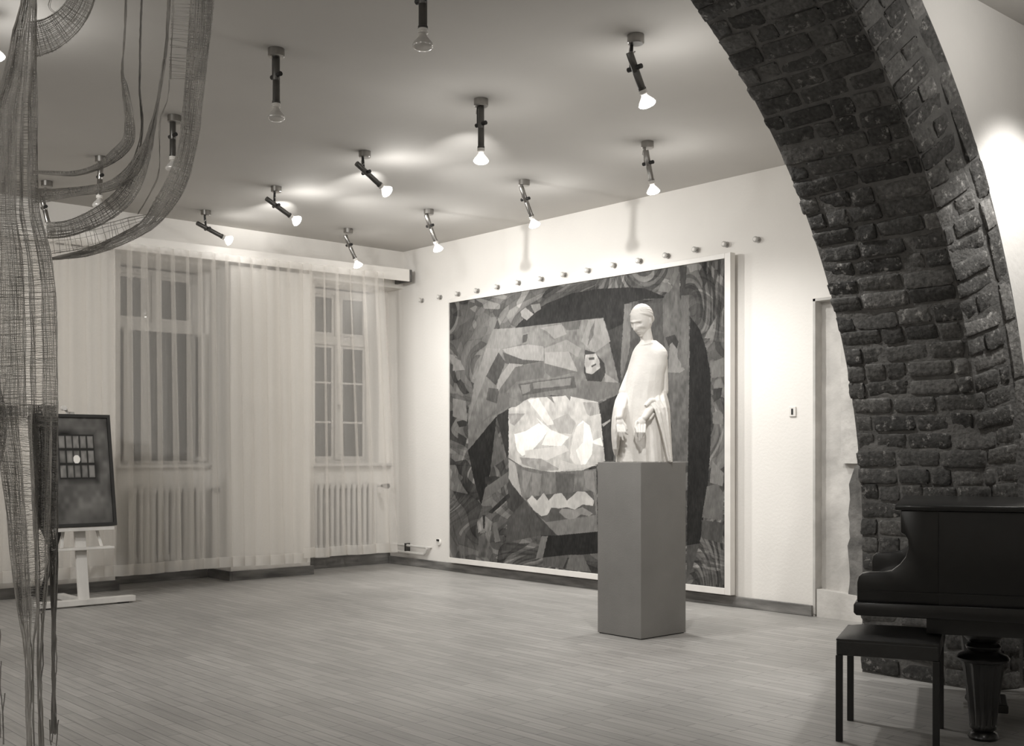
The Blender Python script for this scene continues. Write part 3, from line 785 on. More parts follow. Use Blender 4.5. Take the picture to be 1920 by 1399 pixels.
lit_b = emis('lit_bulb_neck', 1.1); lit_f = emis('lit_bulb_face', 9)
back_on = shared('bulb', MB().lathe(prof_b, seg=24, cap=False), lit_b); face_on = shared('bulb_face', MB().lathe(prof_f, seg=24, cap=False), lit_f)
sock_m = shared('socket', MB().lathe([(.022, 0), (.025, .004), (.025, .010), (.021, .013), (.025, .017), (.025, .022), (.016, .026)], seg=20), M['plastic'])
flex_m = shared('flex', MB().tube([(-.02, 0, -.045), (-.045, 0, -.06), (-.05, 0, -.085), (-.03, 0, -.10), (-.005, .0, -.09)], .004, 6), M['cord'])
# canopy px, tube top px, bulb tip px, lit, tube material, label
LAMPS = [
 ((793,-70), (793,-42), (793,95), 0, 'd', 'unlit ceiling spotlight hanging straight down at the top edge, left of centre'),
 ((1192,66), (1180,98), (1216,202), 1, 'd', 'lit dark tilted ceiling spotlight nearest the brick arch, largest of those lit'),
 ((518,92), (518,104), (518,228), 0, 'd', 'unlit ceiling spotlight hanging straight down, between textile and the front row'),
 ((902,186), (902,200), (902,308), 1, 'd', 'brightly lit ceiling spotlight pointing straight down in the middle of ceiling'),
 ((327,217), (324,226), (324,322), 0, 'd', 'thin unlit ceiling spotlight just left of the wide hanging textile arm'),
 ((190,294), (189,304), (185,391), 0, 'c', 'pale unlit ceiling spotlight hanging behind the textile arms'),
 ((684,284), (668,306), (730,363), 1, 'd', 'lit ceiling spotlight with steeply slanted dark tube, right of the slanted three'),
 ((518,350), (499,372), (561,417), 1, 'd', 'lit ceiling spotlight with slanted dark tube, middle of the slanted three'),
 ((386,395), (369,418), (434,453), 1, 'd', 'lit ceiling spotlight with slanted dark tube above the left window, left of slanted three'),
 ((653,429), (647,441), (673,502), 1, 'c', 'lit ceiling spotlight nearest the room corner, glowing over the curtain valance'),
 ((804,393), (799,402), (823,472), 1, 'c', 'lit ceiling spotlight aimed at the left end of the large painting'),
 ((983,338), (977,350), (1004,427), 1, 'c', 'lit ceiling spotlight aimed at the middle of the large painting'),
 ((1214,266), (1211,282), (1226,365), 1, 'c', 'lit ceiling spotlight aimed at the wall right of the statue'),
 ((88,340), (78,368), (95,440), 0, 'c', 'pale unlit spotlight mostly hidden behind the hanging textile trunk'),
 ((-26,20), (-26,34), (-8,112), 1, 'd', 'lit ceiling spotlight glowing at the left edge beside the textile'),
]
for (c, p0, p1, lit, tm, lab) in LAMPS:
    C = onZ(c[0], c[1], H_ROOM)
    T0 = onX(p0[0], p0[1], C.x+.001); T1 = onX(p1[0], p1[1], C.x+.001)
    d = (T1-T0); L = d.length; d.normalize()
    t = empty('ceiling_spotlight', (C.x, C.y, H_ROOM)); tag(t, lab, 'spotlight', 'reflector spotlights on the ceiling')
    def add(name, data, loc, q=None, sc_=None, par=t):
        o = bpy.data.objects.new(name, data); COL.objects.link(o); o.parent = par; o.location = loc
        if q is not None: o.rotation_euler = q
        if sc_: o.scale = sc_
        return o
    add('canopy', canopy_m, (0, 0, 0))
    q = d.to_track_quat('Z', 'Y').to_euler()
    bulbL = .0855+.02
    tubeL = max(.12, L-bulbL)
    off = Vector((.034, 0, 0))
    R0 = T0-Vector((C.x, C.y, H_ROOM))
    add('tube', tube_d if tm == 'd' else tube_c, R0+off*.0, q, (1, 1, tubeL/TL))
    add('socket', sock_m, R0+d*tubeL, q)
    bo = add('bulb', back_on if lit else back_off, R0+d*(tubeL+.02), q)
    add('bulb_face', face_on if lit else face_off, (0, 0, 0), None, None, bo)
    # bracket: a slim arm from the canopy to the pivot beside the tube
    piv = R0+d*(tubeL*.42)
    arm = MB().tube([(-.030, 0, -.03), (piv.x-.030, piv.y, piv.z)], .010, 10).build('bracket_arm', M['blackmetal'] if tm == 'd' else M['chrome'], t, smooth=True)
    add('pivot_knob', knob_m, piv)
    add('flex', flex_m, (0, 0, 0))
    if lit:
        tip = T1+d*.012; dim = {386: .03, 653: .15, 1192: 1.25, 902: 1.2}.get(c[0], 1)
        s = spot('spotlight_beam', tip, tip+d, LAMP_W*dim, 128, .9, .045)
        g = point('bulb_glow', T1+d*.075-Vector((0, 0, .0)), GLOW_W*(.25 if dim < 1 else 1), .06)
# extra beams added at three lit bulbs to brighten ceiling patches
def aim_patch_beam(lp, cp, watts, size):
    C = onZ(lp[0][0], lp[0][1], H_ROOM); B = onX(lp[2][0], lp[2][1], C.x)+Vector((0, 0, .03))
    T = onZ(cp[0], cp[1], H_ROOM); d = (T-B).normalized()
    spot('patch_beam', B+d*.09, T, watts, size, 1.0, .02)
aim_patch_beam(LAMPS[3], (868, 306), 95, 34)
aim_patch_beam(LAMPS[6], (672, 346), 75, 34)
aim_patch_beam(LAMPS[7], (508, 397), 80, 36)

# ------------------------------------------------------------ plinth
t = empty('plinth', (-5.53, 6.10, 0)); tag(t, 'tall square grey plinth carrying the white statue', 'plinth')
MB().box(-.21, .21, -.24, .24, .006, 1.236).build('column', M['plinth'], t, bevel=.003)
MB().box(-.20, .20, -.23, .23, .0, .006).build('base_gap', M['dark'], t)
# ------------------------------------------------------------ statue
PXM = .00384
def L(px, py, y=0): return Vector(((px-1203)*PXM, y, (866-py)*PXM))
def capsule(b, p, q, ra, rb, seg=14):
    p, q = Vector(p), Vector(q); d = (q-p).normalized(); n = 4
    path = []; rad = []
    for k in range(n+1): a = PI/2*(1-k/n); path.append(p-d*ra*math.sin(a)*.999); rad.append(max(.0008, ra*math.cos(a)))
    for k in range(n+1): a = PI/2*k/n; path.append(q+d*rb*math.sin(a)*.999); rad.append(max(.0008, rb*math.cos(a)))
    b.tube(path, rad, seg)
def ell(b, c, rx, ry, rz, rot=None, nu=28, nv=20, fn=None):
    rings = []
    for i in range(nv+1):
        la = -PI/2+PI*i/nv; row = []
        cl = max(.002, math.cos(la))
        for j in range(nu):
            lo = 2*PI*j/nu; p = Vector((rx*cl*math.cos(lo), ry*cl*math.sin(lo), rz*math.sin(la)))
            if fn: p = fn(p)
            if rot: p = rot @ p
            row.append(Vector(c)+p)
        rings.append(row)
    b.loft(rings)
sb = MB()
def bodyloft(rows, folds=None, seg=56, p=2.3):
    rings = []
    for (py, xl, xr, yc, hd) in rows:
        cx = (L(xl, 0).x+L(xr, 0).x)/2; a = (L(xr, 0).x-L(xl, 0).x)/2; z = L(0, py).z; ring = []
        for k in range(seg):
            th = 2*PI*k/seg; c, s_ = math.cos(th), math.sin(th)
            rr = 1.0/((abs(c)**p+abs(s_)**p)**(1/p))
            f = 1+(folds(th, py) if folds else 0)
            ring.append((cx+a*rr*c*(f if abs(c) < .8 else 1+(f-1)*.3), yc+hd*rr*s_*f, z))
        rings.append(ring)
    sb.loft(rings)
def robe_fold(th, py):
    k = min(1, max(0, (py-690)/160))
    return k*(.05*math.sin(9*th+py*.012)+.03*math.sin(17*th+1.3))*(1 if math.sin(th) < 0 else .6)
rows = [(867,1154,1250,0,.135),(850,1155,1248,0,.135),(830,1155,1246,0,.135),(790,1158,1243,0,.135),(760,1162,1243,0,.135),(735,1166,1244,0,.13),(715,1170,1245,0,.128),(700,1174,1246,0,.122),(685,1178,1250,0,.115),(672,1182,1251,0,.105),(665,1184,1252,0,.098),(659,1186,1251,.002,.090),(653,1189,1248,.005,.080),(647,1193,1243,.01,.068),(642,1198,1237,.012,.058),(637,1201,1231,.015,.05)]
bodyloft(rows, robe_fold)
# neck (leans forward to the left)
sb.tube([L(1213,650,.01), L(1213,636,.01), L(1210,620,-.005), L(1207,604,-.012)], [.058, .046, .042, .044], 20)
# collar roll
cr = [L(1212,645,.0)+Vector((.062*math.cos(a), .055*math.sin(a), .012*math.cos(a)*1.0)) for a in np.linspace(0, 2*PI, 25)]
sb.tube(cr, .007, 8)
# upper arms
capsule(sb, L(1241,674,.0), L(1243,732,-.0), .042, .040)
capsule(sb, L(1194,672,.01), L(1169,735,-.03), .036, .040)
# forearms
capsule(sb, L(1168,738,-.03), L(1157,783,-.165), .036, .024)
capsule(sb, L(1240,735,-.01), L(1232,745,-.06), .040, .040)
capsule(sb, L(1232,748,-.06), L(1202,784,-.185), .034, .023)
def finger(pts, r0, r1):
    for i in range(len(pts)-1):
        f0 = i/(len(pts)-1); f1 = (i+1)/(len(pts)-1)
        capsule(sb, pts[i], pts[i+1], r0+(r1-r0)*f0, r0+(r1-r0)*f1, 10)
# image-left hand: palm turned in, fingers drooping down and right
ell(sb, L(1158,793,-.170), .028, .016, .036, Matrix.Rotation(.12, 3, 'Y'))
for k, (x0, x1, y1) in enumerate(((1152,1157,819),(1156,1163,825),(1160,1168,822),(1164,1171,814))):
    finger([L(x0+1,799,-.180), L(x0+(x1-x0)*.4,810,-.198), L(x1,y1,-.190)], .0100, .0066)
finger([L(1162,790,-.175), L(1168,799,-.185), L(1170,806,-.185)], .010, .0075)
# image-right hand: loosely closed, knuckles down
ell(sb, L(1197,792,-.190), .030, .019, .036, Matrix.Rotation(-.2, 3, 'Y'))
for k, (x0, x1, y1) in enumerate(((1188,1190,819),(1193,1193,826),(1198,1196,824),(1203,1199,817))):
    finger([L(x0,798,-.200), L(x0+(x1-x0)*.3,811,-.224), L(x1,y1,-.208)], .0104, .0070)
finger([L(1188,792,-.198), L(1185,802,-.205), L(1188,810,-.21)], .0105, .008)
# hanging sleeve at image left
def slf(th, py): return .07*math.sin(7*th+py*.03)
bodyloft([(738,1158,1180,-.03,.05),(750,1152,1180,-.05,.06),(765,1148,1176,-.07,.07),(785,1145,1170,-.075,.08),(805,1144,1165,-.075,.08),(825,1145,1160,-.07,.07),(842,1147,1158,-.065,.055),(853,1150,1156,-.06,.03)], slf, 36)
# draped cloth over the image-right forearm
def drf(th, py): return .10*math.sin(8*th+.8+py*.012)+.04*math.sin(15*th)
bodyloft([(733,1224,1248,-.01,.05),(742,1216,1249,-.03,.075),(752,1214,1251,-.045,.09),(764,1219,1253,-.05,.095),(780,1226,1254,-.05,.095),(800,1231,1255,-.05,.09),(820,1237,1256,-.05,.085),(840,1242,1257,-.05,.08),(867,1247,1259,-.05,.075)], drf, 40)
# thick folds of the drape
for (pa, pb, pc, r) in ((L(1214,744,-.10), L(1231,775,-.155), L(1250,864,-.125), .012), (L(1222,738,-.08), L(1238,765,-.14), L(1253,862,-.10), .013), (L(1209,750,-.10), L(1224,768,-.16), L(1240,820,-.15), .009), (L(1236,740,-.05), L(1249,780,-.09), L(1256,860,-.07), .012)):
    sb.tube([pa, pa.lerp(pb, .5)+Vector((0, -.008, .004)), pb, pb.lerp(pc, .5)+Vector((0, -.006, 0)), pc], [r*.6, r, r*1.1, r, r*.8], 10)
sb.tube([L(1206,762,-.15), L(1216,752,-.135), L(1228,752,-.11)], [.012, .016, .018], 10)
# small cloth flap hanging below the forearm
sb.tube([L(1222,776,-.13), L(1213,786,-.15), L(1209,790,-.15)], [.010, .012, .005], 8)
# head
HC = L(1202,601,-.02)
Rh = Matrix.Rotation(math.radians(-42), 3, 'Z') @ Matrix.Rotation(math.radians(17), 3, 'X')
def g3(p, c, s): return math.exp(-sum(((p[i]-c[i])/s[i])**2 for i in range(3)))
def face_fn(p):
    # face looks to -y in its own frame; narrow the jaw
    z = p.z
    if z < 0:
        k = min(1, -z/.117); p = Vector((p.x*(1-.33*k**1.4), p.y*(1-.10*k) if p.y < 0 else p.y*(1-.30*k), z))
    p = Vector(p); fy = p.y
    if fy < 0:
        p.y += .012*(g3(p, (0,-.09,.05), (.06,.05,.03)))*-.4
        dz = 0
        p.y -= .026*g3((p.x, 0, z), (0, 0, -.043), (.0120, 1, .014))      # nose tip
        p.y -= .018*g3((p.x, 0, z), (0, 0, -.020), (.008, 1, .022))      # bridge
        p.y -= .011*g3((p.x, 0, z), (0, 0, .014), (.042, 1, .007))       # brow
        for sx in (-1, 1):
            p.y += .023*g3((p.x, 0, z), (sx*.029, 0, -.004), (.015, 1, .011))  # sockets
            p.y -= .007*g3((p.x, 0, z), (sx*.029, 0, -.006), (.010, 1, .005))  # lids
            p.y -= .007*g3((p.x, 0, z), (sx*.046, 0, -.030), (.016, 1, .014)) # cheekbones
            p.y += .013*g3((p.x, 0, z), (sx*.040, 0, -.054), (.015, 1, .020)) # hollow cheeks
        p.y -= .010*g3((p.x, 0, z), (0, 0, -.066), (.017, 1, .005))     # upper lip
        p.y -= .009*g3((p.x, 0, z), (0, 0, -.0785), (.014, 1, .005))     # lower lip
        p.y += .006*g3((p.x, 0, z), (0, 0, -.0722), (.021, 1, .0028))
        p.y += .006*g3((p.x, 0, z), (0, 0, -.088), (.020, 1, .005))
        p.y -= .012*g3((p.x, 0, z), (0, 0, -.104), (.020, 1, .012))      # chin
        p.y += .005*g3((p.x, 0, z), (0, 0, -.055), (.012, 1, .004))
    return p
ell(sb, HC, .072, .092, .117, Rh, 96, 90, face_fn)
for sx in (-1, 1):      # ears
    ell(sb, HC+Rh @ Vector((sx*.070, .012, -.005)), .009, .017, .028, Rh, 14, 10)
# hair: cap combed back in a roll from the brow, low bun behind
def hair_fn(p):
    p = Vector(p); k = .0025*math.sin(26*math.atan2(p.x, p.z+.0001)); l = p.length; return p*(1+k/l)
ell(sb, HC+Rh @ Vector((0, .016, .034)), .080, .088, .088, Rh @ Matrix.Rotation(math.radians(-30), 3, 'X'), 72, 36, lambda p: hair_fn(Vector((p.x, p.y, p.z if p.z > -.005 else -.005+(p.z+.005)*.25))))
hr = []
for a in np.linspace(-2.45, 2.45, 30):
    hr.append(HC+Rh @ Vector((.076*math.sin(a), -.074*math.cos(a)+.012, .070-.034*(1-math.cos(a)))))
sb.tube(hr, .0085, 10)
ell(sb, HC+Rh @ Vector((0, .112, -.004)), .032, .027, .036, Rh, 24, 16)
st_me = bpy.data.meshes.new('statue'); st_me.from_pydata([tuple(p) for p in sb.v], [], sb.f); st_me.update()
st = bpy.data.objects.new('statue', st_me); COL.objects.link(st)
md = st.modifiers.new('r', 'REMESH'); md.mode = 'VOXEL'; md.voxel_size = .0034
ms = st.modifiers.new('s', 'SMOOTH'); ms.factor = .5; ms.iterations = 2
bpy.context.view_layer.update()
dg = bpy.context.evaluated_depsgraph_get()
new = bpy.data.meshes.new_from_object(st.evaluated_get(dg)); st.modifiers.clear(); st.data = new; new.name = 'statue'
new.materials.clear(); new.materials.append(M['plaster_statue'])
zmin = min(v_.co.z for v_ in new.vertices)
for v_ in new.vertices:
    if v_.co.z < .002: v_.co.z = 0
for p_ in new.polygons: p_.use_smooth = True
st.location = (-5.53, 6.10, 1.2365); st.rotation_euler = (0, 0, YAW)
tag(st, 'white plaster statue of a draped woman with lowered head, on the grey plinth', 'statue')

# ------------------------------------------------------------ easel and picture
EX = -9.62
t = empty('easel', (EX, 3.6, 0)); tag(t, 'pale wooden easel standing before the left curtain', 'easel')
E = lambda x, y, z: (x-EX, y-3.6, z)
def ebox(name, x0, x1, y0, y1, z0, z1, m=M['pine']):
    return MB().box(x0-EX, x1-EX, y0-3.6, y1-3.6, z0, z1).build(name, m, t, bevel=.004)
ebox('base_bar', EX-.04, EX+.04, 3.20, 4.04, .012, .062)
MB().box(-.035, .035, -.36, -.28, 0, .012).build('foot', M['darkwood'], t); MB().box(-.035, .035, .30, .38, 0, .012).build('foot', M['darkwood'], t)
ebox('side_runner', EX-.55, EX-.04, 3.57, 3.63, .012, .06)
cy = 3.60
def slant(name, pts, wy, wx, m=M['pine']):      # board from pts[0] to pts[1]
    p, q = Vector(pts[0]), Vector(pts[1]); b_ = MB()
    ring = lambda c: [(c.x-wx-EX, c.y-wy-3.6, c.z), (c.x+wx-EX, c.y-wy-3.6, c.z), (c.x+wx-EX, c.y+wy-3.6, c.z), (c.x-wx-EX, c.y+wy-3.6, c.z)]
    b_.loft([ring(p), ring(q)]); return b_.build(name, m, t, bevel=.003)
slant('mast', [(EX, cy, .06), (EX-.16, cy, 1.0)], .045, .018)
slant('upper_mast', [(EX-.13, cy, .70), (EX-.285, cy, 1.66)], .022, .014)
slant('rear_leg', [(EX-.60, cy-.16, .0), (EX-.17, cy-.03, 1.05)], .020, .014, M['darkwood'])
slant('front_strut', [(EX-.045, cy+.17, .50), (EX-.09, cy+.14, .66)], .012, .010)
slant('front_strut', [(EX-.045, cy-.17, .50), (EX-.09, cy-.14, .66)], .012, .010)
ebox('lower_shelf', EX-.09, EX+.02, cy-.26, cy+.26, .478, .498)
ebox('picture_tray', EX-.12, EX+.02, cy-.28, cy+.26, .640, .672)
MB().tube([E(EX-.27, cy-.03, 1.62), E(EX-.25, cy-.06, 1.68), E(EX-.24, cy-.075, 1.675)], .012, 8).build('mast_clamp', M['pine'], t)
MB().tube([E(EX-.26, cy-.085, 1.69), E(EX-.21, cy-.085, 1.69)], .022, 12).build('clamp_knob', M['pine'], t)
# picture leaning on the easel
pic = empty('framed_picture', (EX, cy, .675)); tag(pic, 'dark framed picture of a barred window with a white disc, on the easel', 'picture')
lean = .165; Hh = .955
y0, y1 = 3.215-cy, 3.878-cy
def pp_(y, z, off): return Vector((-lean*z/Hh+off*.985, y, z+off*.17))
def pbox(name, ya, yb, za, zb, o0, o1, m):
    b_ = MB(); vs = [pp_(y, z, o_) for z in (za, zb) for (y, o_) in ((ya, o0), (ya, o1), (yb, o1), (yb, o0))]
    b_.v = [tuple(q) for q in vs]; b_.f = [(3, 2, 1, 0), (4, 5, 6, 7), (0, 1, 5, 4), (1, 2, 6, 5), (2, 3, 7, 6), (3, 0, 4, 7)]
    return b_
fw = .026
b_ = MB()
for (ya, yb, za, zb) in ((y0, y0+fw, 0, Hh), (y1-fw, y1, 0, Hh), (y0+fw, y1-fw, 0, fw), (y0+fw, y1-fw, Hh-fw, Hh)):
    q = pbox('', ya, yb, za, zb, -.005, .03, None); n = len(b_.v); b_.v += q.v; b_.f += [tuple(i+n for i in f_) for f_ in q.f]
b_.build('frame', M['darkwood'], pic)
pbox('', y0+.01, y1-.01, .01, Hh-.01, -.004, .004, None).build('backing_board', M['concrete'], pic)
def barred(px, py, u, v):
    # u across (0 left in picture), v up
    tone = 96+46*(vnoise(u*5, v*6, 21)-.5)+26*(vnoise(u*16, v*18, 22)-.5)
    gu = (u-.30)/.50; gv = (v-.42)/.42
    ins = (gu > 0) & (gu < 1) & (gv > 0) & (gv < 1)
    d = np.maximum(np.maximum(-gu, gu-1), np.maximum(-gv, gv-1))
    tone = np.where(~ins & (d < .14), tone-34*(1-d/.14), tone)
    cu = (gu*5) % 1; cv = (gv*3) % 1
    cell = 128+36*(vnoise(np.floor(gu*5)*3.1, np.floor(gv*3)*2.7, 23)-.5)+30*(vnoise(u*22, v*22, 24)-.5)
    edge = np.minimum(np.minimum(cu, 1-cu)*1.0, np.minimum(cv, 1-cv)*1.1)
    cell = np.where(edge < .10, 48, cell-30*np.exp(-(edge-.1)/.08))
    tone = np.where(ins, cell, tone)
    tone = np.where(((u-.545)/.048)**2+((v-.605)/.040)**2 < 1, 236, tone)
    return np.clip(tone, 30, 245)
a0 = pp_(y0+fw, fw, .008); au = pp_(y1-fw, fw, .008)-a0; av = pp_(y0+fw, Hh-fw, .008)-a0
painted_mesh('picture_surface', tuple(a0), tuple(au), tuple(av), 150, 210, barred, M['paint'], pic)

# ------------------------------------------------------------ hanging textile
TD = 4.2
tx = empty('hanging_textile', tuple(atT(50, 850, TD)*1.0)); tx.location.z = 0
tag(tx, 'tall openwork gauze textile sculpture hanging from the ceiling at left with curving arms', 'textile')
TX0 = Vector(tx.location)
M['gauze'] = sheer('fine_gauze', .34, 170); M['gauze_dark'] = sheer('fine_dark_gauze', .42, 140)
def curve_x(tab, y):
    for i in range(len(tab)-1):
        if tab[i][0] <= y <= tab[i+1][0]:
            f = (y-tab[i][0])/(tab[i+1][0]-tab[i][0]); return [a+(b2-a)*f for a, b2 in zip(tab[i][1:], tab[i+1][1:])]
    return list(tab[0][1:] if y < tab[0][0] else tab[-1][1:])
def thread(b, pts, r, seg=3): b.tube(pts, r, seg, cap=False)
def cloth(name, tab, ywarp, yweft, nwarp, wstep, bands=(), dz=0, m='textile', r=.0011, seed=1, wav=1.0):
    rr = random.Random(seed); b = MB()
    def P3(u, y, jit=0, rip=0):
        xl, xr = curve_x(tab, y)
        x = xl+(xr-xl)*u+jit
        dd = TD+dz+.035*math.sin(u*5+y*.006)+.012*math.sin(u*19+y*.02)
        return atT(x, y, dd)-TX0
    us = []
    nwarp = int(nwarp*1.7); wstep *= .68
    for k in range(nwarp):
        u = (k+rr.uniform(-.3, .3))/(nwarp-1)
        if any(a < u < c for a, c in bands): continue
        us.append(min(1, max(0, u)))
    for a, c in bands: us += [a, c, a-.01, c+.01]
    us += [0, 0, 1, 1, .012, .988]
    ys = np.arange(ywarp[0], ywarp[1]+1, 22)
    for u in us:
        ph1 = rr.uniform(0, 6.28)
        pts = [P3(u, y, 1.1*wav*math.sin(y*.045+ph1)+rr.uniform(-.5, .5)*wav) for y in ys]
        thread(b, pts, r*rr.uniform(.7, 1.35))
    y = yweft[0]
    while y < yweft[1]:
        n = 12; a = rr.uniform(-2, 2)*wav; pts = []
        u0, u1 = 0, 1
        if rr.random() < .25: u0, u1 = rr.choice([(0, .5), (.3, 1), (.1, .8)])
        for k in range(n+1):
            u = u0+(u1-u0)*k/n
            pts.append(P3(u, y+a*math.sin(u*7+y*.05)+rr.uniform(-.9, .9)*wav+2.5*wav*math.sin(u*2.2+y*.013)))
        thread(b, pts, r*rr.uniform(.7, 1.3))
        y += wstep*rr.uniform(.5, 1.5)
    o = b.build(name, M[m], tx, fix=False)
    gb = MB(); cuts = [0]+[q for a_ in bands for q in a_]+[1]
    ys = list(np.arange(yweft[0], yweft[1]+1, 20))
    for k in range(0, len(cuts)-1, 2):
        ua, ub = cuts[k], cuts[k+1]
        gb.grid([[P3(ua+(ub-ua)*q/6, y) for q in range(7)] for y in ys])
    gb.build('gauze', M['gauze' if m == 'textile' else 'gauze_dark'], o, fix=False)
    return o
# trunk layers: (y, xl, xr)
trunk = [(-55,40,66),(0,42,68),(60,24,68),(110,14,68),(160,2,69),(200,-14,70),(330,-22,70),(400,-26,74),(440,-28,86),(480,-28,96),(540,-28,104),(640,-28,107),(760,-28,108),(800,-26,108)]
cloth('woven_trunk', trunk, (-55, 800), (-50, 800), 30, 4.4, bands=((.56,.635),(.70,.80)), seed=3)
strl = [(760,-20,60),(820,-10,60),(880,2,62),(960,12,66),(1040,20,70),(1100,26,72),(1150,34,72),(1200,44,64),(1260,48,62),(1399,50,64),(1440,50,66)]
cloth('woven_strip', strl, (760, 1440), (760, 1170), 20, 4.0, bands=((.66,.92),), dz=-.02, seed=5)
strm = [(780,52,96),(860,58,96),(960,62,94),(1050,66,92),(1110,68,88),(1160,70,82),(1250,70,76),(1399,74,82),(1440,76,84)]
cloth('woven_strip', strm, (780, 1440), (780, 1150), 12, 4.6, bands=((.30,.72),), dz=.03, seed=6)
strr = [(760,62,108),(985,72,108),(1020,90,108),(1070,94,108),(1130,96,106),(1160,98,104),(1250,98,102),(1330,98,104),(1399,94,108)]
cloth('woven_strip', strr, (760, 1395), (760, 1150), 16, 3.4, dz=.06, seed=8, m='textile_dark')
cloth('woven_strip', [(690,-60,-8),(740,-50,4),(790,-40,14),(850,-44,6),(900,-50,-6)], (690, 900), (690, 900), 12, 4, dz=.1, seed=9, m='textile_dark')
b = MB(); rr = random.Random(4)
for x, y0_, y1_ in ((4,1240,1400),(-2,1180,1395),(8,1300,1400),(54,1150,1410),(58,1150,1410),(78,1150,1410),(101,1140,1396),(103,1150,1390),(106,1350,1412),(96,1350,1405)):
    pts = [atT(x+3*math.sin(y*.03+x)+rr.uniform(-1, 1), y, TD+.02)-TX0 for y in np.arange(y0_, y1_, 12)]
    thread(b, pts, .0022, 5)
b.build('loose_threads', M['textile_dark'], tx, fix=False)
def arm(name, pts, nwarp, wstep, seed, dz=0, m='textile', r=.0011, lad=None):
    """pts: (x, y, width) pixels along the arm at the textile's own distance"""
    rr = random.Random(seed); b = MB()
    # Catmull-Rom centre line
    P_ = [pts[0]]+list(pts)+[pts[-1]]; fine = []
    for i in range(1, len(P_)-2):
        n = max(4, int(math.hypot(P_[i+1][0]-P_[i][0], P_[i+1][1]-P_[i][1])/9))
        for k in range(n):
            t_ = k/n; row = []
            for c in range(3):
                a0_, a1_, a2_, a3_ = P_[i-1][c], P_[i][c], P_[i+1][c], P_[i+2][c]
                row.append(.5*(2*a1_+(a2_-a0_)*t_+(2*a0_-5*a1_+4*a2_-a3_)*t_*t_+(3*a1_-a0_-3*a2_+a3_)*t_**3))
            fine.append(row)
    fine.append(list(pts[-1]))
    N = len(fine); nor = []
    for i in range(N):
        dx = fine[min(i+1, N-1)][0]-fine[max(i-1, 0)][0]; dy = fine[min(i+1, N-1)][1]-fine[max(i-1, 0)][1]; l_ = math.hypot(dx, dy) or 1
        nor.append((-dy/l_, dx/l_))
    def at(i, u, jx=0, jy=0):
        f = min(N-1.001, max(0, i)); k = int(f); f -= k; k2 = min(N-1, k+1)
        x = fine[k][0]*(1-f)+fine[k2][0]*f; y = fine[k][1]*(1-f)+fine[k2][1]*f; w_ = fine[k][2]*(1-f)+fine[k2][2]*f
        nx = nor[k][0]*(1-f)+nor[k2][0]*f; ny = nor[k][1]*(1-f)+nor[k2][1]*f
        x += nx*w_*(u-.5)+jx; y += ny*w_*(u-.5)+jy
        return atT(x, y, TD+dz+.05*math.sin(i*.12)+.03*math.sin(u*4+i*.2)*min(1, w_/30))-TX0
    nw_ = nwarp; nwarp = int(nwarp*1.4) if nwarp > 3 else nwarp; wstep *= .7 if nwarp > 3 else 1
    us = [0, 1, 0.02, .98]+[(k+.5+rr.uniform(-.3, .3))/nwarp for k in range(nwarp)]
    if lad: us = [u for u in us if not (lad[0] < u < lad[1])]
    for u in us:
        ph1 = rr.uniform(0, 6)
        thread(b, [at(i, u, rr.uniform(-.5, .5)+.8*math.sin(i*.5+ph1), rr.uniform(-.5, .5)) for i in range(N)], r*rr.uniform(.8, 1.5))
    i = 0
    while i < N-1:
        j = rr.uniform(-.5, .5)
        if fine[int(i)][2] > 5:
            thread(b, [at(i+j*u_+rr.uniform(-.05, .05), u_) for u_ in (-.03, .15, .35, .5, .65, .85, 1.03)], r*rr.uniform(.7, 1.2))
        i += wstep/9*rr.uniform(.4, 1.6)
    o = b.build(name, M[m], tx, fix=False)
    if nwarp > 3:
        gb = MB(); ua, ub = (lad[1], 1) if lad else (0, 1)
        gb.grid([[at(i, ua+(ub-ua)*q/4) for q in range(5)] for i in range(N)]); gb.build('gauze', M['gauze'], o, fix=False)
    return o
arm('textile_arm', [(60,74,66),(90,66,62),(120,46,56),(143,20,50),(158,-15,46),(168,-60,44)], 13, 5, 11, .02)
arm('textile_arm', [(236,-60,2),(236,0,2),(233,80,2),(229,135,3),(233,160,9),(240,200,15),(243,240,19),(238,268,22),(215,292,22),(182,313,12),(140,325,9),(100,324,7),(62,322,5)], 7, 4.5, 12, -.03)
arm('textile_arm', [(266,-60,2),(265,0,2),(262,120,2),(262,170,2),(266,225,3),(262,270,6),(252,310,14),(232,350,22)], 4, 8, 13, .05, 'textile_dark')
arm('textile_arm', [(318,-60,5),(317,0,5),(311,90,4),(301,160,5),(291,215,6),(278,262,10),(262,298,22),(240,328,24),(202,350,18),(135,360,17),(90,366,24),(64,366,27)], 7, 4.5, 14, 0)
arm('textile_arm', [(308,110,3),(296,190,4),(284,245,12),(272,290,22),(252,338,32),(226,375,36),(185,405,34),(130,428,30),(88,432,30)], 10, 4.5, 15, -.05)
arm('textile_arm', [(364,-60,76),(362,0,76),(358,60,72),(352,120,66),(350,150,62)], 16, 6, 16, .02, lad=(.45, .97))
arm('textile_arm', [(379,-60,42),(378,0,42),(374,60,40),(369,120,38),(362,190,35),(357,240,35),(348,290,33),(332,340,38),(306,384,36),(275,422,24),(225,450,20),(160,474,14),(98,485,5)], 12, 4.4, 17, 0)
arm('textile_arm', [(290,408,16),(250,420,26),(200,436,34),(150,448,38),(95,455,42)], 3, 9, 18, .06)
arm('textile_arm', [(318,150,1),(313,190,1),(300,230,1),(298,320,1),(280,365,1),(258,402,1)], 1, 9, 19, .03, r=.0007)
arm('textile_arm', [(110,-30,2),(92,10,3),(110,28,2),(140,40,2)], 1, 9, 20, .03, r=.0007)
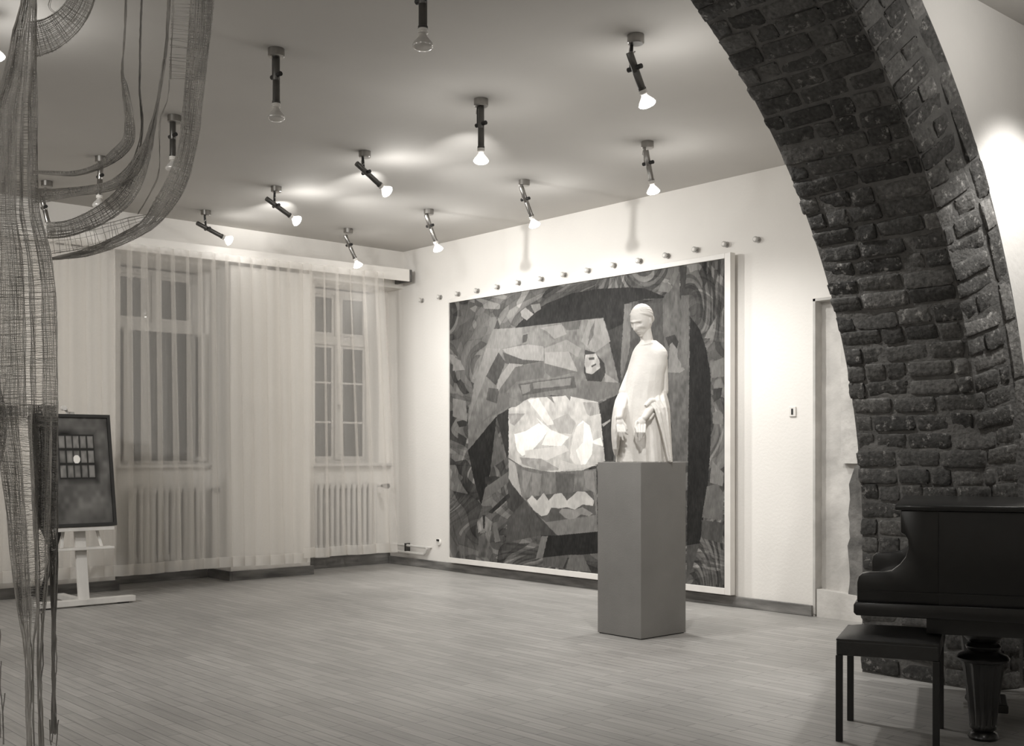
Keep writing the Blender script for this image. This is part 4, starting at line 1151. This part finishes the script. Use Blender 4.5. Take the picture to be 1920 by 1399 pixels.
# suspension wires up to the ceiling
b = MB()
for x, y in ((55,-50),(165,-55),(236,-55),(265,-55),(318,-55),(365,-55),(380,-55)):
    p = atT(x, y, TD); q = Vector((p.x, p.y, H_ROOM)); thread(b, [p-TX0, q-TX0], .0016, 5)
b.build('suspension_wires', M['textile_dark'], tx, fix=False)

# ------------------------------------------------------------ piano
def camf(lat, t, z=0): return CF*t+CR*lat+Vector((0, 0, z))
PA = math.radians(-21)
O = camf(1.56, 5.20)
pn = empty('grand_piano', tuple(O), YAW+PA); tag(pn, 'black grand piano with bulbous turned legs, in front of the brick arch', 'piano')
ca_, sa_ = math.cos(PA), math.sin(PA)
def side(px, py, y=0):
    # point on the side plane (piano local y) seen at px,py -> local x,z
    # lat = 1.56 + x*ca - y*sa ; t = 5.20 + x*sa + y*ca
    k = (px-960)/FPX
    x = (k*(5.20+y*ca_)-1.56+y*sa_)/(ca_-k*sa_)
    t_ = 5.20+x*sa_+y*ca_
    return x, EYE+(HOR-py)*t_/FPX
W = 1.17
prof = [(1607,1128),(1607,1092),(1610,1081),(1617,1075),(1630,1073),(1655,1073),(1672,1070),(1687,1059),(1698,1045),(1703,1028),(1702,1012),(1697,1003),(1689,999),(1688.5,957)]
pl = [side(*q) for q in prof]
xr, zt = side(1760, 957); zk = side(1607, 1128)[1]
def extr(name, poly, ya, yb, m=M['lacquer'], bev=.004, sm=False):
    return MB().prism([Vector((x, ya, z)) for x, z in poly], (0, yb-ya, 0)).build(name, m, pn, bevel=bev, smooth=sm)
cheek = pl+[(xr, pl[-1][1]), (xr, zk)]
extr('cheek', cheek, 0, .055, sm=True); extr('cheek', cheek, W-.055, W, sm=True)
zlid = pl[-1][1]
# keybed with rounded nose
zb = side(1610, 1153)[1]; xk = side(1601, 1140)[0]
nose = [(xk+.012, zb), (xk, zb+.012), (xk, zk-.012), (xk+.01, zk)]
extr('keybed', nose+[(1.0, zk), (1.0, zb)], -.02, W+.02, bev=.003, sm=True)
extr('moulding', [(.03, zk+.048), (.028, zk+.054), (1.2, zk+.054), (1.2, zk+.048)], -.006, 0, bev=0)
xb_ = side(1737, 1165)[0]; zu = side(1800, 1193)[1]
# curved case (rim)
def rim_outline(n=26):
    pts = [(xr, 0)]
    for k in range(n+1):
        f = k/n; x = xr+f*(1.50-xr); y = .0+.62*((max(0, f-.3)/.7)**2*(3-2*(max(0, f-.3)/.7))); pts.append((x, y))
    for k in range(9):
        a = -PI/2+PI*k/8; pts.append((1.50+.25*math.cos(a), (.62+W)/2+(W-.62)/2*math.sin(a)))
    pts += [(xr, W)]
    return pts
ro = rim_outline()
MB().prism([Vector((x, y, zk-.0)) for x, y in ro], (0, 0, zlid-zk-.002)).build('case', M['lacquer'], pn, bevel=.002, smooth=True)
MB().prism([Vector((xb_ if x < .5 else x-.04, min(max(y, .02), W-.05), zu)) for x, y in ro], (0, 0, zk-zu)).build('underframe', M['lacquer'], pn, bevel=.003, smooth=True)
lo = [(x-.012 if x < .3 else x+.015, y-.018 if y < W/2 else y+.018) for x, y in ro]
x_l = side(1678, 955)[0]; lo[0] = (x_l, -.018); lo[-1] = (x_l, W+.018); 
MB().prism([Vector((x, y, zlid)) for x, y in lo], (0, 0, .026)).build('lid', M['lacquer'], pn, bevel=.006, smooth=True)
extr('fallboard', [(.33, zk+.01), (.30, zk+.02), (.33, zk+.17), (.36, zk+.17)], .056, W-.056)
kb = MB(); nk = 46; kw = (W-.13)/nk
for k in range(nk): kb.box(.05, .30, .065+k*kw+.0007, .065+(k+1)*kw-.0007, zk, zk+.018)
kb.build('white_keys', M['ivory'], pn)
kb = MB()
for k in range(nk-1):
    if k % 7 in (0, 1, 3, 4, 5): kb.box(.15, .30, .065+(k+1)*kw-.006, .065+(k+1)*kw+.006, zk+.0185, zk+.031)
kb.build('black_keys', M['lacquer'], pn)
def leg_at(px, py, yl, s=1):
    pass
lh = zu
LP = [(.0, .040), (.0, .010)]
leg_prof = [(.040,0),(.062,.0),(.068,.012),(.062,.030),(.046,.040),(.058,.050),(.060,.062),(.055,.07,.004),(.062,.15,.004),(.084,.33,.005),(.092,.352,.004),(.112,.358),(.116,.370),(.105,.384),(.075,.394),(.060,.402),(.074,.412),(.078,.424),(.070,.436),(.056,.442),(.072,.452),(.090,.470),(.094,.486),(.10,.492),(.10,lh+.004)]
leg_prof = [(q[0]*.98, q[1] if q[1] == lh+.004 or q[1] < .4 else q[1])+tuple(q[2:]) for q in leg_prof]
lx = None
for k in range(200):      # place the near leg so that it shows at px 1842
    x = .2+k*.005; lat = 1.56+x*ca_-.16*sa_; t_ = 5.20+x*sa_+.16*ca_
    if 960+FPX*lat/t_ >= 1843: lx = x; break
for (x, y) in ((lx, .16), (lx, W-.16), (1.45, .86)):
    c = (x, y, 0)
    MB().lathe(leg_prof, c, 48, flute=12).build('leg', M['lacquer'], pn, smooth=True)
ly = MB(); lyx = lx+.02
MB().box(lyx-.02, lyx+.10, W/2-.14, W/2+.14, .06, .10).build('pedal_lyre', M['lacquer'], pn, bevel=.006)
for yy in (W/2-.09, W/2+.09):
    MB().lathe([(.018, .10), (.014, .14), (.020, .25), (.014, .36), (.02, lh)], (lyx+.05, yy, 0), 14).build('lyre_post', M['lacquer'], pn, smooth=True)
for yy in (W/2-.04, W/2+.04):
    MB().box(lyx-.10, lyx-.02, yy-.012, yy+.012, .055, .065).build('pedal', M['brass'], pn, bevel=.003)
    MB().tube([(lyx+.05, yy, .1), (lyx+.05, yy, lh)], .005, 8).build('pedal_rod', M['chrome'], pn)
# stool
def cam_uv(p): return p
st_pts = [camf(1.46, 5.10), camf(1.834, 4.94), camf(2.044, 5.35), camf(1.668, 5.51)]      # FL FR BR BL feet
cen = sum(st_pts, Vector())/4
ux = ((st_pts[1]-st_pts[0])+(st_pts[2]-st_pts[3])).normalized(); uy = Vector((-ux.y, ux.x, 0))
ang = math.atan2(ux.y, ux.x); hw = .205; hd = .215
stl = empty('piano_stool', tuple(cen), ang); tag(stl, 'low square black padded stool with slim square legs, beside the grand piano', 'stool')
sh = .485
MB().box(-hw-.012, hw+.012, -hd-.012, hd+.012, sh-.096, sh-.03).build('seat_frame', M['vinyl'], stl, bevel=.006)
g = []
N_ = 16
cu = MB()
for i in range(N_+1):
    row = []
    for j in range(N_+1):
        u, v_ = -1+2*j/N_, -1+2*i/N_
        h = .022*(1-abs(u)**5)*(1-abs(v_)**5)
        row.append((u*(hw+.012), v_*(hd+.012), sh-.022+h))
    g.append(row)
cu.grid(g); n0 = len(cu.v)
cu2 = MB().box(-hw-.012, hw+.012, -hd-.012, hd+.012, sh-.0305, sh-.0215)
cu.v += cu2.v; cu.f += [tuple(i+n0 for i in f_) for f_ in cu2.f]
cu.build('seat_cushion', M['vinyl'], stl, smooth=True)
for sx in (-1, 1):
    for sy in (-1, 1):
        MB().box(sx*hw-.0145, sx*hw+.0145, sy*hd-.0145, sy*hd+.0145, 0, sh-.096).build('leg', M['blackmetal'], stl, bevel=.002)
